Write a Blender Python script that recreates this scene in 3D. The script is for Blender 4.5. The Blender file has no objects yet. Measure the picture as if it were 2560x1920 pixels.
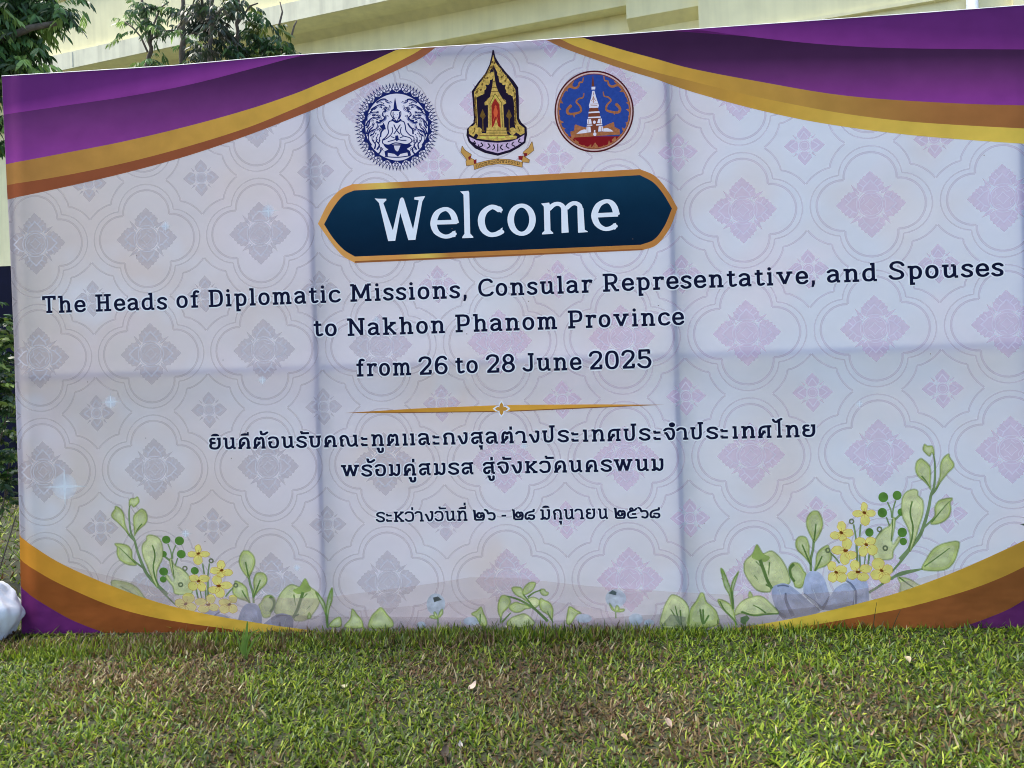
import bpy, bmesh, math, random
import numpy as np
from mathutils import Vector, Matrix
from mathutils.geometry import delaunay_2d_cdt

random.seed(11)
rng = np.random.default_rng(11)
scene = bpy.context.scene
COL = scene.collection

# ------------------------------------------------------------------ camera, sky, sun, exposure
EYE = 1.55
FOC = 26 / 36 * 2560                 # focal length in pixels of the 2560 px wide photograph
ROLL = 0.0339
PY = 886.5                           # row of the principal point (lens shifted, camera level)
cam_data = bpy.data.cameras.new('camera')
cam_data.lens = 26
cam_data.sensor_width = 36
cam_data.shift_y = (PY - 960) / 2560
cam_data.clip_start = 0.05
cam_data.clip_end = 2000
cam = bpy.data.objects.new('camera', cam_data)
cam.matrix_world = Matrix.Translation((0, 0, EYE)) @ Matrix.Rotation(math.radians(90), 4, 'X') @ Matrix.Rotation(-ROLL, 4, 'Z')
COL.objects.link(cam)
scene.camera = cam

SUN_EL, SUN_AZ = math.radians(62), math.radians(-80)   # high, from the left
world = bpy.data.worlds.new('World')
scene.world = world
world.use_nodes = True
wn = world.node_tree
for n in list(wn.nodes):
    wn.nodes.remove(n)
sky = wn.nodes.new('ShaderNodeTexSky')
sky.sky_type = 'NISHITA'
sky.sun_disc = False
sky.sun_elevation = SUN_EL
sky.sun_rotation = SUN_AZ
sky.air_density = 1.0
sky.dust_density = 2.5
bg = wn.nodes.new('ShaderNodeBackground')
bg.inputs['Strength'].default_value = 0.15
wo = wn.nodes.new('ShaderNodeOutputWorld')
wn.links.new(sky.outputs[0], bg.inputs['Color'])
wn.links.new(bg.outputs[0], wo.inputs['Surface'])

sun_data = bpy.data.lights.new('sun', 'SUN')
sun_data.energy = 2.0
sun_data.angle = math.radians(25)
sun_data.color = (1.0, 0.95, 0.86)
sun = bpy.data.objects.new('sun', sun_data)
sd = Vector((math.sin(SUN_AZ) * math.cos(SUN_EL), math.cos(SUN_AZ) * math.cos(SUN_EL), math.sin(SUN_EL)))
sun.rotation_euler = sd.to_track_quat('Z', 'Y').to_euler()
COL.objects.link(sun)

scene.view_settings.view_transform = 'Standard'
scene.view_settings.look = 'None'
scene.view_settings.exposure = 1.43
scene.view_settings.gamma = 1.0
scene.view_settings.use_curve_mapping = False
scene.render.engine = 'CYCLES'
scene.cycles.transparent_max_bounces = 32
scene.cycles.max_bounces = 8
scene.cycles.filter_width = 1.0
scene.cycles.diffuse_bounces = 4

# ------------------------------------------------------------------ measuring the place from the photograph
def ray(x, y):
    """direction (y = 1) of the sight line through photo pixel x, y"""
    dx, dy = x - 1280, y - PY
    c, s = math.cos(ROLL), math.sin(ROLL)
    return Vector(((dx * c - dy * s) / FOC, 1.0, -(dx * s + dy * c) / FOC))

def at(x, y, depth):
    r = ray(x, y)
    return Vector((r.x * depth, depth, EYE + r.z * depth))

def ground(x, y):
    r = ray(x, y)
    k = -EYE / r.z
    return Vector((r.x * k, k, 0))

BD, BYAW = 4.13, -0.075
def ban(x, y):
    """photo pixel -> (along, up) metres on the banner's own plane"""
    r = ray(x, y)
    # point = (u cos, BD + u sin) ; x = r.x*k, y = k
    t = math.tan(BYAW)
    k = BD / (1 - r.x * t)
    return (r.x * k / math.cos(BYAW), EYE + r.z * k)

def Z(x0, y0, s):
    return lambda p: ban(x0 + p[0] / s, y0 + p[1] / s)

# ------------------------------------------------------------------ small helpers
def tag(o, label=None, cat=None, group=None, kind=None):
    if label: o['label'] = label
    if cat: o['category'] = cat
    if group: o['group'] = group
    if kind: o['kind'] = kind
    return o

def link(o, parent=None):
    COL.objects.link(o)
    if parent is not None:
        o.parent = parent
    return o

def empty(name, loc=(0, 0, 0), rz=0.0):
    o = bpy.data.objects.new(name, None)
    o.location = loc
    o.rotation_euler = (0, 0, rz)
    o.empty_display_size = 0.1
    return link(o)

def meshobj(name, verts, faces, mat, parent=None, smooth=False):
    me = bpy.data.meshes.new(name)
    me.from_pydata([tuple(v) for v in verts], [], faces)
    me.materials.append(mat)
    if smooth:
        me.polygons.foreach_set('use_smooth', [True] * len(me.polygons))
    me.update()
    return link(bpy.data.objects.new(name, me), parent)

def bmobj(name, bm, mat, parent=None, smooth=False):
    me = bpy.data.meshes.new(name)
    bm.to_mesh(me)
    bm.free()
    me.materials.append(mat)
    if smooth:
        me.polygons.foreach_set('use_smooth', [True] * len(me.polygons))
    return link(bpy.data.objects.new(name, me), parent)

def add_box(bm, x0, x1, y0, y1, z0, z1, bev=0.0):
    r = bmesh.ops.create_cube(bm, size=1)
    for v in r['verts']:
        v.co = Vector((x0 + (v.co.x + .5) * (x1 - x0), y0 + (v.co.y + .5) * (y1 - y0), z0 + (v.co.z + .5) * (z1 - z0)))
    if bev:
        bmesh.ops.bevel(bm, geom=list({e for v in r['verts'] for e in v.link_edges}), offset=bev, segments=2, affect='EDGES')

def add_tube(V, F, pts, radii, n=7):
    """append a tapered tube to vertex / face lists"""
    base = len(V)
    pts = [Vector(p) for p in pts]
    for i, p in enumerate(pts):
        d = (pts[min(i + 1, len(pts) - 1)] - pts[max(i - 1, 0)]).normalized()
        a = d.cross(Vector((0.31, 0.9, 0.12)))
        if a.length < 1e-3: a = d.cross(Vector((1, 0, 0)))
        a.normalize(); b = d.cross(a)
        for k in range(n):
            t = 2 * math.pi * k / n
            V.append(p + (a * math.cos(t) + b * math.sin(t)) * radii[i])
    for i in range(len(pts) - 1):
        for k in range(n):
            q = base + i * n
            F.append((q + k, q + (k + 1) % n, q + n + (k + 1) % n, q + n + k))
    F.append(tuple(base + (len(pts) - 1) * n + k for k in range(n)))

# ------------------------------------------------------------------ materials
def nodes_of(name):
    m = bpy.data.materials.new(name)
    m.use_nodes = True
    nt = m.node_tree
    for n in list(nt.nodes): nt.nodes.remove(n)
    return m, nt, nt.nodes.new, nt.links.new

def ramp(nt, stops):
    r = nt.nodes.new('ShaderNodeValToRGB')
    e = r.color_ramp.elements
    while len(e) < len(stops): e.new(0.5)
    for k, (p, c) in enumerate(stops):
        e[k].position = p
        e[k].color = tuple(c) + (1,)
    return r

def srgb(r, g, b, k=1.0):
    f = lambda c: ((c / 255 + .055) / 1.055) ** 2.4 if c > 10 else c / 255 / 12.92
    return (min(f(r) * k, .9), min(f(g) * k, .9), min(f(b) * k, .9))

LITE = 1.18     # brightness seen in the photo -> reflectance of the printed cloth
def C(r, g, b):          # the shade light is bluish: the inks are warmer than they look
    c = srgb(r, g, b, LITE)
    return (min(c[0] * 1.16, .92), c[1] * .99, c[2] * .9)

_bump = None
def print_mat(name, stops, axis='X', lo=-3.2, hi=3.0, alpha=1.0, mottle=0.10, mscale=9.0, trans=0.22, tilt=0.0, boost=1.22):
    """printed polyester cloth: the ink colour runs along the banner, with the weave and wrinkles of the cloth"""
    m, nt, N, L = nodes_of(name)
    if not trans: boost = 1.0
    stops = [(p, tuple(min(c * boost, .92) for c in col)) for p, col in stops]
    tc = N('ShaderNodeTexCoord')
    sep = N('ShaderNodeSeparateXYZ')
    L(tc.outputs['Object'], sep.inputs[0])
    mr = N('ShaderNodeMapRange')
    mr.inputs['From Min'].default_value = lo
    mr.inputs['From Max'].default_value = hi
    src = sep.outputs[axis]
    if tilt:
        ma = N('ShaderNodeMath'); ma.operation = 'MULTIPLY_ADD'
        L(sep.outputs['Z' if axis == 'X' else 'X'], ma.inputs[0]); ma.inputs[1].default_value = tilt
        L(src, ma.inputs[2]); src = ma.outputs[0]
    L(src, mr.inputs['Value'])
    if len(stops) > 1:
        r = ramp(nt, stops); L(mr.outputs[0], r.inputs[0]); col = r.outputs[0]
    else:
        rgb = N('ShaderNodeRGB'); rgb.outputs[0].default_value = tuple(stops[0][1]) + (1,); col = rgb.outputs[0]
    nz = N('ShaderNodeTexNoise'); nz.inputs['Scale'].default_value = mscale; nz.inputs['Detail'].default_value = 4
    L(tc.outputs['Object'], nz.inputs['Vector'])
    m2 = N('ShaderNodeMapRange'); m2.inputs['To Min'].default_value = 1 - mottle; m2.inputs['To Max'].default_value = 1 + mottle
    m2.inputs['From Min'].default_value = .3; m2.inputs['From Max'].default_value = .7
    L(nz.outputs[0], m2.inputs['Value'])
    sc = N('ShaderNodeVectorMath'); sc.operation = 'SCALE'
    L(col, sc.inputs[0]); L(m2.outputs[0], sc.inputs['Scale'])
    # slow wrinkles + weave
    w1 = N('ShaderNodeTexNoise'); w1.inputs['Scale'].default_value = 3.2; w1.inputs['Detail'].default_value = 3
    mp = N('ShaderNodeMapping'); mp.inputs['Scale'].default_value = (.8, 1, 1.3)
    L(tc.outputs['Object'], mp.inputs[0]); L(mp.outputs[0], w1.inputs['Vector'])
    w2 = N('ShaderNodeTexNoise'); w2.inputs['Scale'].default_value = 420; w2.inputs['Detail'].default_value = 1
    L(tc.outputs['Object'], w2.inputs['Vector'])
    b1 = N('ShaderNodeBump'); b1.inputs['Distance'].default_value = 0.035; b1.inputs['Strength'].default_value = .22
    L(w1.outputs[0], b1.inputs['Height'])
    sz_ = N('ShaderNodeSeparateXYZ'); L(tc.outputs['Object'], sz_.inputs[0])
    mz = N('ShaderNodeMapRange'); mz.inputs['From Min'].default_value = .42; mz.inputs['From Max'].default_value = .02
    mz.inputs['To Min'].default_value = .2; mz.inputs['To Max'].default_value = .75
    L(sz_.outputs['Z'], mz.inputs['Value']); L(mz.outputs[0], b1.inputs['Strength'])
    b2 = N('ShaderNodeBump'); b2.inputs['Distance'].default_value = 0.0006; b2.inputs['Strength'].default_value = .35
    L(w2.outputs[0], b2.inputs['Height']); L(b1.outputs[0], b2.inputs['Normal'])
    p = N('ShaderNodeBsdfPrincipled')
    p.inputs['Roughness'].default_value = .62
    p.inputs['Specular IOR Level'].default_value = .03
    L(sc.outputs[0], p.inputs['Base Color']); L(b2.outputs[0], p.inputs['Normal'])
    t = N('ShaderNodeBsdfTranslucent')
    L(sc.outputs[0], t.inputs['Color'])
    mx = N('ShaderNodeMixShader'); mx.inputs[0].default_value = trans
    L(p.outputs[0], mx.inputs[1]); L(t.outputs[0], mx.inputs[2])
    out = N('ShaderNodeOutputMaterial')
    if alpha < 1 or alpha == 'soft':
        tr = N('ShaderNodeBsdfTransparent')
        ms = N('ShaderNodeMixShader'); ms.inputs[0].default_value = alpha
        L(tr.outputs[0], ms.inputs[1]); L(mx.outputs[0], ms.inputs[2]); L(ms.outputs[0], out.inputs[0])
        m['mixnode'] = ms.name
    else:
        L(mx.outputs[0], out.inputs[0])
    return m

def plain(name, col, rough=.6, noise=0.12, nscale=20.0, bump=0.0, metal=0.0, spec=.4, trans=0.0, streak=0.0):
    m, nt, N, L = nodes_of(name)
    tc = N('ShaderNodeTexCoord')
    nz = N('ShaderNodeTexNoise'); nz.inputs['Scale'].default_value = nscale; nz.inputs['Detail'].default_value = 5
    L(tc.outputs['Object'], nz.inputs['Vector'])
    r = ramp(nt, [(.3, [c * (1 - noise) for c in col]), (.7, [min(c * (1 + noise), 1) for c in col])])
    L(nz.outputs[0], r.inputs[0])
    if streak:          # rain streaks running down the wall
        mp2 = N('ShaderNodeMapping'); mp2.inputs['Scale'].default_value = (5, 5, .35)
        L(tc.outputs['Object'], mp2.inputs[0])
        n2 = N('ShaderNodeTexNoise'); n2.inputs['Scale'].default_value = 1.6; n2.inputs['Detail'].default_value = 6
        L(mp2.outputs[0], n2.inputs['Vector'])
        m3 = N('ShaderNodeMapRange'); m3.inputs['From Min'].default_value = .42; m3.inputs['From Max'].default_value = .72
        m3.inputs['To Min'].default_value = 1; m3.inputs['To Max'].default_value = 1 - streak
        L(n2.outputs[0], m3.inputs['Value'])
        v3 = N('ShaderNodeVectorMath'); v3.operation = 'SCALE'; L(r.outputs[0], v3.inputs[0]); L(m3.outputs[0], v3.inputs['Scale'])
        class _R: outputs = [v3.outputs[0]]
        r = _R
    p = N('ShaderNodeBsdfPrincipled')
    p.inputs['Roughness'].default_value = rough
    p.inputs['Metallic'].default_value = metal
    p.inputs['Specular IOR Level'].default_value = spec
    L(r.outputs[0], p.inputs['Base Color'])
    if bump:
        b = N('ShaderNodeBump'); b.inputs['Distance'].default_value = bump; b.inputs['Strength'].default_value = .6
        L(nz.outputs[0], b.inputs['Height']); L(b.outputs[0], p.inputs['Normal'])
    out = N('ShaderNodeOutputMaterial')
    if trans:
        t = N('ShaderNodeBsdfTranslucent'); L(r.outputs[0], t.inputs[0])
        mx = N('ShaderNodeMixShader'); mx.inputs[0].default_value = trans
        L(p.outputs[0], mx.inputs[1]); L(t.outputs[0], mx.inputs[2]); L(mx.outputs[0], out.inputs[0])
    else:
        L(p.outputs[0], out.inputs[0])
    return m

def attr_mat(name, attr='tint', rough=.5, trans=.3, spec=.35):
    """leaf material whose pigment differs leaf by leaf"""
    m, nt, N, L = nodes_of(name)
    a = N('ShaderNodeAttribute'); a.attribute_name = attr
    p = N('ShaderNodeBsdfPrincipled'); p.inputs['Roughness'].default_value = rough
    p.inputs['Specular IOR Level'].default_value = spec
    L(a.outputs['Color'], p.inputs['Base Color'])
    t = N('ShaderNodeBsdfTranslucent'); L(a.outputs['Color'], t.inputs[0])
    mx = N('ShaderNodeMixShader'); mx.inputs[0].default_value = trans
    L(p.outputs[0], mx.inputs[1]); L(t.outputs[0], mx.inputs[2])
    out = N('ShaderNodeOutputMaterial'); L(mx.outputs[0], out.inputs[0])
    return m

def soup(name, V, F, cols, mat, parent=None):
    """many small quads; cols is one colour per face"""
    me = bpy.data.meshes.new(name)
    V = np.asarray(V, dtype=np.float32); F = np.asarray(F, dtype=np.int32)
    k = F.shape[1]
    me.vertices.add(len(V)); me.vertices.foreach_set('co', V.ravel())
    me.loops.add(F.size); me.loops.foreach_set('vertex_index', F.ravel())
    me.polygons.add(len(F))
    me.polygons.foreach_set('loop_start', np.arange(0, F.size, k, dtype=np.int32))
    me.polygons.foreach_set('loop_total', np.full(len(F), k, dtype=np.int32))
    me.update(calc_edges=True)
    a = me.color_attributes.new('tint', 'FLOAT_COLOR', 'CORNER')
    c = np.ones((len(F), 4), dtype=np.float32); c[:, :3] = cols
    a.data.foreach_set('color', np.repeat(c, k, axis=0).ravel())
    me.polygons.foreach_set('use_smooth', np.ones(len(F), dtype=bool))
    me.materials.append(mat)
    return link(bpy.data.objects.new(name, me), parent)
# ------------------------------------------------------------------ flat shapes: splines, pen strokes, union
def spline(P, closed=False, n=6):
    out = []
    m = len(P)
    rng_ = range(m) if closed else range(m - 1)
    for i in rng_:
        p1, p2 = P[i], P[(i + 1) % m]
        p0 = P[i - 1] if (closed or i > 0) else (2 * p1[0] - p2[0], 2 * p1[1] - p2[1])
        p3 = P[(i + 2) % m] if (closed or i < m - 2) else (2 * p2[0] - p1[0], 2 * p2[1] - p1[1])
        for k in range(n):
            t = k / n; t2 = t * t; t3 = t2 * t
            out.append(tuple(.5 * (2 * p1[j] + (p2[j] - p0[j]) * t + (2 * p0[j] - 5 * p1[j] + 4 * p2[j] - p3[j]) * t2
                                   + (3 * p1[j] - p0[j] - 3 * p2[j] + p3[j]) * t3) for j in (0, 1)))
    if not closed: out.append(tuple(P[-1]))
    return out

def ell(cx, cy, rx, ry=None, n=20, rot=0.0, pw=1.0):
    ry = rx if ry is None else ry
    o = []
    for k in range(n):
        t = 2 * math.pi * k / n
        a = math.copysign(abs(math.cos(t)) ** pw, math.cos(t)) * rx
        b = math.copysign(abs(math.sin(t)) ** pw, math.sin(t)) * ry
        o.append((cx + a * math.cos(rot) - b * math.sin(rot), cy + a * math.sin(rot) + b * math.cos(rot)))
    return o

def stroke(P, wx, wy=None, closed=False, taper=None):
    """polygons covering a line drawn with an elliptical pen (wx thick where the line runs up, wy where it runs across)"""
    wy = wx if wy is None else wy
    m = len(P)
    out = []
    def wid(i):
        return 1.0 if taper is None else taper[0] + (taper[1] - taper[0]) * i / (m - 1)
    segs = [(i, (i + 1) % m) for i in range(m if closed else m - 1)]
    for i, j in segs:
        (x0, y0), (x1, y1) = P[i], P[j]
        l = math.hypot(x1 - x0, y1 - y0)
        if l < 1e-9: continue
        nx, ny = -(y1 - y0) / l * wx / 2, (x1 - x0) / l * wy / 2
        a, b = wid(i), wid(j)
        out.append([(x0 - nx * a, y0 - ny * a), (x1 - nx * b, y1 - ny * b), (x1 + nx * b, y1 + ny * b), (x0 + nx * a, y0 + ny * a)])
    for i in (range(m) if closed else range(1, m - 1)):
        out.append(ell(P[i][0], P[i][1], wx / 2 * wid(i), wy / 2 * wid(i), 10))
    return out

def area(P):
    return sum(P[i - 1][0] * P[i][1] - P[i][0] * P[i - 1][1] for i in range(len(P))) / 2

def union(polys):
    """triangles (verts, tris) covering the union of the polygons, nothing overlapping"""
    vs, fs = [], []
    if not polys: return [], []
    big = max(max(abs(q[0]), abs(q[1])) for p in polys for q in p)
    tot = 0
    for p in polys:
        a_ = abs(area(p))
        if a_ < big * big * 1e-9: continue
        tot += a_
        if area(p) < 0: p = p[::-1]
        b = len(vs)
        vs += [Vector(q) for q in p]
        fs.append(list(range(b, b + len(p))))
    if not fs: return [], []
    sc = max(max(abs(v.x), abs(v.y)) for v in vs)
    r = delaunay_2d_cdt(vs, [], fs, 1, sc * 2e-7)
    F = [tuple(f) for f, o in zip(r[2], r[5]) if o]
    got = sum(abs(area([r[0][i] for i in f])) for f in F)
    if got > tot * 1.005 and len(fs) > 1:      # a sliver let the fill leak out of the shape: halve and retry
        h = len(polys) // 2
        return merge([union(polys[:h]), union(polys[h:])])
    used = sorted({i for f in F for i in f})
    ix = {a: b for b, a in enumerate(used)}
    return [(r[0][i].x, r[0][i].y) for i in used], [tuple(ix[i] for i in f) for f in F]

def merge(parts):
    V, F = [], []
    for v, f in parts:
        b = len(V)
        V += v
        F += [tuple(i + b for i in t) for t in f]
    return V, F

# ------------------------------------------------------------------ the banner's cloth
banner = empty('welcome_banner', (0, BD, 0), BYAW)
tag(banner, 'wide white and purple welcome banner stretched on a frame standing on the grass', 'banner')

TOPPX = [(-2, 190.8), (4, 190.5), (430, 163), (700, 139.7), (860, 130), (1200, 110), (1300, 102.5), (1600, 82), (1900, 60), (2250, 35), (2560, 13), (2760, -1)]
LEFTPX = [(4, 190.5), (14, 420), (22, 560), (34, 860), (44, 1180), (50, 1400), (55, 1610)]
top_u = [ban(*p) for p in TOPPX]
UL = ban(30, 900)[0]
UR = ban(2640, 900)[0]
posts_u = [ban(*p)[0] for p in ((784, 740), (1685, 750))]
post_all = [UL + .03] + posts_u + [ban(2572, 900)[0]]

KU = [UL - .2, UL, UL + .06]
FU = [.0, .0, -.002]
for a, b in zip(post_all[:-1], post_all[1:]):
    KU += [a + .025, a + .09, (a * .62 + b * .38), (a * .3 + b * .7), b - .09, b - .022]
    FU += [.0, .001, .0065, .006, .001, .0]
KU += [post_all[-1] + .02, UR + .3]; FU += [.0, .0]
o_ = np.argsort(KU); KU = np.array(KU)[o_]; FU = np.array(FU)[o_]
KZ = np.array([-.2, .05, .16, .30, .62, 1.05, 1.42, 1.50, 1.62, 2.1, 2.62, 2.78, 3.05, 3.6])
FZ = np.array([.0, .0, .010, .004, .007, .012, .003, .0055, .011, .006, .001, .007, .002, .0]) * .32
SU = np.gradient(FU, KU); SZ = np.gradient(FZ, KZ)
STEP = 0.00009

def cloth(name, V, F, layer, mat, parent, label=None):
    """lay a flat printed shape (banner metres) on the cloth, following its folds; layer = order of printing"""
    bm = bmesh.new()
    bv = [bm.verts.new((p[0], 0, p[1])) for p in V]
    for f in F:
        try: bm.faces.new([bv[i] for i in f])
        except ValueError: pass
    xs = [p[0] for p in V]; zs = [p[1] for p in V]
    def cut(co, no):
        bmesh.ops.bisect_plane(bm, geom=bm.verts[:] + bm.edges[:] + bm.faces[:], dist=1e-6, plane_co=co, plane_no=no)
    for k in KU:
        if min(xs) < k < max(xs): cut((k, 0, 0), (1, 0, 0))
    for k in KZ:
        if min(zs) < k < max(zs): cut((0, 0, k), (0, 0, 1))
    bmesh.ops.triangulate(bm, faces=bm.faces[:])
    co = np.array([v.co for v in bm.verts])
    y = np.interp(co[:, 0], KU, FU) + np.interp(co[:, 2], KZ, FZ) - layer * STEP
    su = np.interp(co[:, 0], KU, SU); sz = np.interp(co[:, 2], KZ, SZ)
    for v, yy in zip(bm.verts, y): v.co.y = yy
    for f in bm.faces:
        f.normal_update()
        if f.normal.y > 0: f.normal_flip()
    me = bpy.data.meshes.new(name)
    bm.to_mesh(me); bm.free()
    me.polygons.foreach_set('use_smooth', [True] * len(me.polygons))
    nr = np.stack([su, -np.ones_like(su), sz], 1)
    nr /= np.linalg.norm(nr, axis=1)[:, None]
    me.normals_split_custom_set_from_vertices([tuple(n) for n in nr])
    me.materials.append(mat)
    o = link(bpy.data.objects.new(name, me), parent)
    if label: o['label'] = label
    return o

def shape(name, polys, layer, mat, parent=None, z=None, label=None):
    """printed shape from polygons traced in the coordinates of one close-up z"""
    if z: polys = [[z(p) for p in q] for q in polys]
    V, F = union(polys)
    return cloth(name, V, F, layer, mat, parent or banner, label)

# cloth base -----------------------------------------------------------------
def fabric_mat():
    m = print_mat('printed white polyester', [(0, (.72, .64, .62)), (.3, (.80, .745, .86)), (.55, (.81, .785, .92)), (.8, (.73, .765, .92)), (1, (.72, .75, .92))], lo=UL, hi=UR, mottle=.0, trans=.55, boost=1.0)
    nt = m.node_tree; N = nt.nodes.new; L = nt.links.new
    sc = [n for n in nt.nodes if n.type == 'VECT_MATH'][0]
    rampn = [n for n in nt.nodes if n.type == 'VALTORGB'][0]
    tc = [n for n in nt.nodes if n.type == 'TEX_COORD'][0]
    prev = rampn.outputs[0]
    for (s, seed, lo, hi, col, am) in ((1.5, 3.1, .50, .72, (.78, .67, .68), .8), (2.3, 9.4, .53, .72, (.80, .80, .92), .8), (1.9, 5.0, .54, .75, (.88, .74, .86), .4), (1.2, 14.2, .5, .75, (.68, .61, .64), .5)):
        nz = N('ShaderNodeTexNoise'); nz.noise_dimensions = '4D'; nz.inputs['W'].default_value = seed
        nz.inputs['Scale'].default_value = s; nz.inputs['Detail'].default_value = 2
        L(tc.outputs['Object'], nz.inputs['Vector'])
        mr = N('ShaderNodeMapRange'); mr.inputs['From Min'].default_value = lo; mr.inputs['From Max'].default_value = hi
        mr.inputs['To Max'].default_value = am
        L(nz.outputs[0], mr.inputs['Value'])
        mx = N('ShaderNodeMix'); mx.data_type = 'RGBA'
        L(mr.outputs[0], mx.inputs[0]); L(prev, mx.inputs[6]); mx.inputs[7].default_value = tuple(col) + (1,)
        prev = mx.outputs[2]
    L(prev, sc.inputs[0])
    return m

MF = fabric_mat()
Zmin = .005
outline = [ban(*p) for p in LEFTPX[::-1]] + [q for q in top_u[2:]]
outline = [(u, z) for u, z in outline if u < UR]
k_ = [q for q in top_u if q[0] >= UR][0]
j_ = [q for q in top_u if q[0] < UR][-1]
tz = j_[1] + (k_[1] - j_[1]) * (UR - j_[0]) / (k_[0] - j_[0])
outline += [(UR, tz), (UR, Zmin)]
outline[0] = (outline[0][0], Zmin)
EDGE = outline
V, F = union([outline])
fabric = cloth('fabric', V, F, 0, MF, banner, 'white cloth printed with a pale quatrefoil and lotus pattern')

def inside_top(u):
    us = [q[0] for q in top_u]; zs = [q[1] for q in top_u]
    return float(np.interp(u, us, zs))
def left_of(z):
    q = sorted([ban(*p) for p in LEFTPX], key=lambda t: t[1])
    return float(np.interp(z, [t[1] for t in q], [t[0] for t in q]))
def clip(V, F):
    """trim printed shapes to the edges of the cloth"""
    if not V: return V, F
    us = [p[0] for p in V]; zs = [p[1] for p in V]
    if max(us) < UR - .01 and min(zs) > Zmin + .01 and min(us) > UL + .25 and max(zs) < inside_top(min(us)) - .05:
        return V, F
    bm = bmesh.new()
    bv = [bm.verts.new((p[0], 0, p[1])) for p in V]
    for f in F:
        try: bm.faces.new([bv[i] for i in f])
        except ValueError: pass
    m = .0012
    planes = [((UR - m, 0, 0), (1, 0, 0)), ((0, 0, Zmin + m), (0, 0, -1))]
    t = [q for q in top_u]
    a, b = t[1], t[-1]
    q = sorted([ban(*p) for p in LEFTPX], key=lambda s: s[1])
    a2, b2 = q[0], q[-1]
    # straight fits of top and left edge; short pieces outside a slightly bowed edge are pulled in below
    for co, no in planes:
        bmesh.ops.bisect_plane(bm, geom=bm.verts[:] + bm.edges[:] + bm.faces[:], plane_co=co, plane_no=no, clear_outer=True)
    for k in top_u[2:-1]:
        bmesh.ops.bisect_plane(bm, geom=bm.verts[:] + bm.edges[:] + bm.faces[:], plane_co=(k[0], 0, 0), plane_no=(1, 0, 0))
    for v in bm.verts:
        v.co.z = min(v.co.z, inside_top(v.co.x) - m)
        v.co.x = max(v.co.x, left_of(v.co.z) + m)
    bmesh.ops.dissolve_degenerate(bm, edges=bm.edges[:], dist=1e-5)
    V2 = [(v.co.x, v.co.z) for v in bm.verts]
    idx = {v: i for i, v in enumerate(bm.verts)}
    F2 = [tuple(idx[v] for v in f.verts) for f in bm.faces if f.calc_area() > 1e-9]
    bm.free()
    return V2, F2

# quatrefoil and lotus pattern -------------------------------------------------
PU, PZ = 0.16429 * BD, 0.16225 * BD
U0, Z0 = -0.67358 * BD, EYE + 0.18038 * BD
def arc(cx, cy, r, a0, a1, n=18):
    return [(cx + r * math.cos(a0 + (a1 - a0) * k / n), cy + r * math.sin(a0 + (a1 - a0) * k / n)) for k in range(n + 1)]
def rot4(pts):
    out = []
    for k in range(4):
        c, s = [(1, 0), (0, 1), (-1, 0), (0, -1)][k]
        out.append([(x * c - y * s, x * s + y * c) for x, y in pts])
    return out
lines = []
for c, r, a, w in ((.215, .205, .2047, .018), (.225, .245, .244, .011)):
    t = math.atan2(a, a - c)
    for q in rot4(arc(c, 0, r, -t, t)): lines += stroke(q, w * 1.0)
t0 = math.atan2(.31, .31 - .235); t1 = math.atan2(.499, .19 - .235) ; 
for q in rot4([(.31, .31)] + [(.235 + .322 * math.cos(a), .322 * math.sin(a)) for a in np.linspace(math.atan2(.31, .075) , math.atan2(.19, .265), 8)][1:]):
    lines += stroke(q, .015)
for q in rot4([(.31, .31)] + [(.322 * math.cos(a), .235 + .322 * math.sin(a)) for a in np.linspace(math.atan2(.075, .31), math.atan2(.265, .19), 8)][1:]):
    lines += stroke(q, .015)
LV, LF = union(lines)

def mirror(h):
    return h + [(-x, y) for x, y in h[::-1] if abs(x) > 1e-9]
pet = mirror([(.0, .270), (.026, .246), (.034, .232), (.054, .226), (.062, .208), (.080, .202), (.084, .182), (.103, .172), (.100, .148), (.106, .13), (.088, .112), (.06, .096)])
small = [(.075, .085), (.098, .088), (.125, .105), (.165, .15), (.12, .132), (.1, .128), (.086, .105)]
big_fill = rot4(pet) + rot4(small) + rot4([(x * -1, y) for x, y in small][::-1][:0]) + [ell(0, 0, .1, n=28)]
big_line = []
for q in rot4([(-.066, .108), (-.052, .142), (-.026, .165), (0, .195), (.026, .165), (.052, .142), (.066, .108)]):
    big_line += stroke(q, .011)
for q in rot4([(.052, .142), (.085, .165)]) + rot4([(-.052, .142), (-.085, .165)]) + rot4([(.026, .168), (.055, .20)]) + rot4([(-.026, .168), (-.055, .20)]):
    big_line += stroke(q, .008)
big_line += stroke(ell(0, 0, .113, n=30), .008, closed=True) + stroke(ell(0, 0, .09, n=26), .0065, closed=True)
for q in rot4([(.0, .078), (.03, .05), (.055, .055)]) + rot4([(.0, .05), (.022, .022), (.05, .0)]): big_line += stroke(q, .006)
for q in rot4([(.08, .09), (.11, .12)]): big_line += stroke(q, .006)
sp = mirror([(.0, .16), (.03, .128), (.054, .1), (.052, .078), (.03, .052), (.015, .048)])
sm_fill = rot4(sp) + rot4([(.05, .062), (.068, .058), (.092, .09), (.062, .072)]) + [ell(0, 0, .042, n=20)]
sm_line = []
for q in rot4([(-.038, .058), (-.022, .085), (0, .115), (.022, .085), (.038, .058)]): sm_line += stroke(q, .009)
sm_line += stroke(ell(0, 0, .047, n=22), .008, closed=True) + stroke(ell(0, 0, .028, n=16), .006, closed=True)
BF, BL, SF, SL = union(big_fill), union(big_line), union(sm_fill), union(sm_line)

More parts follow.
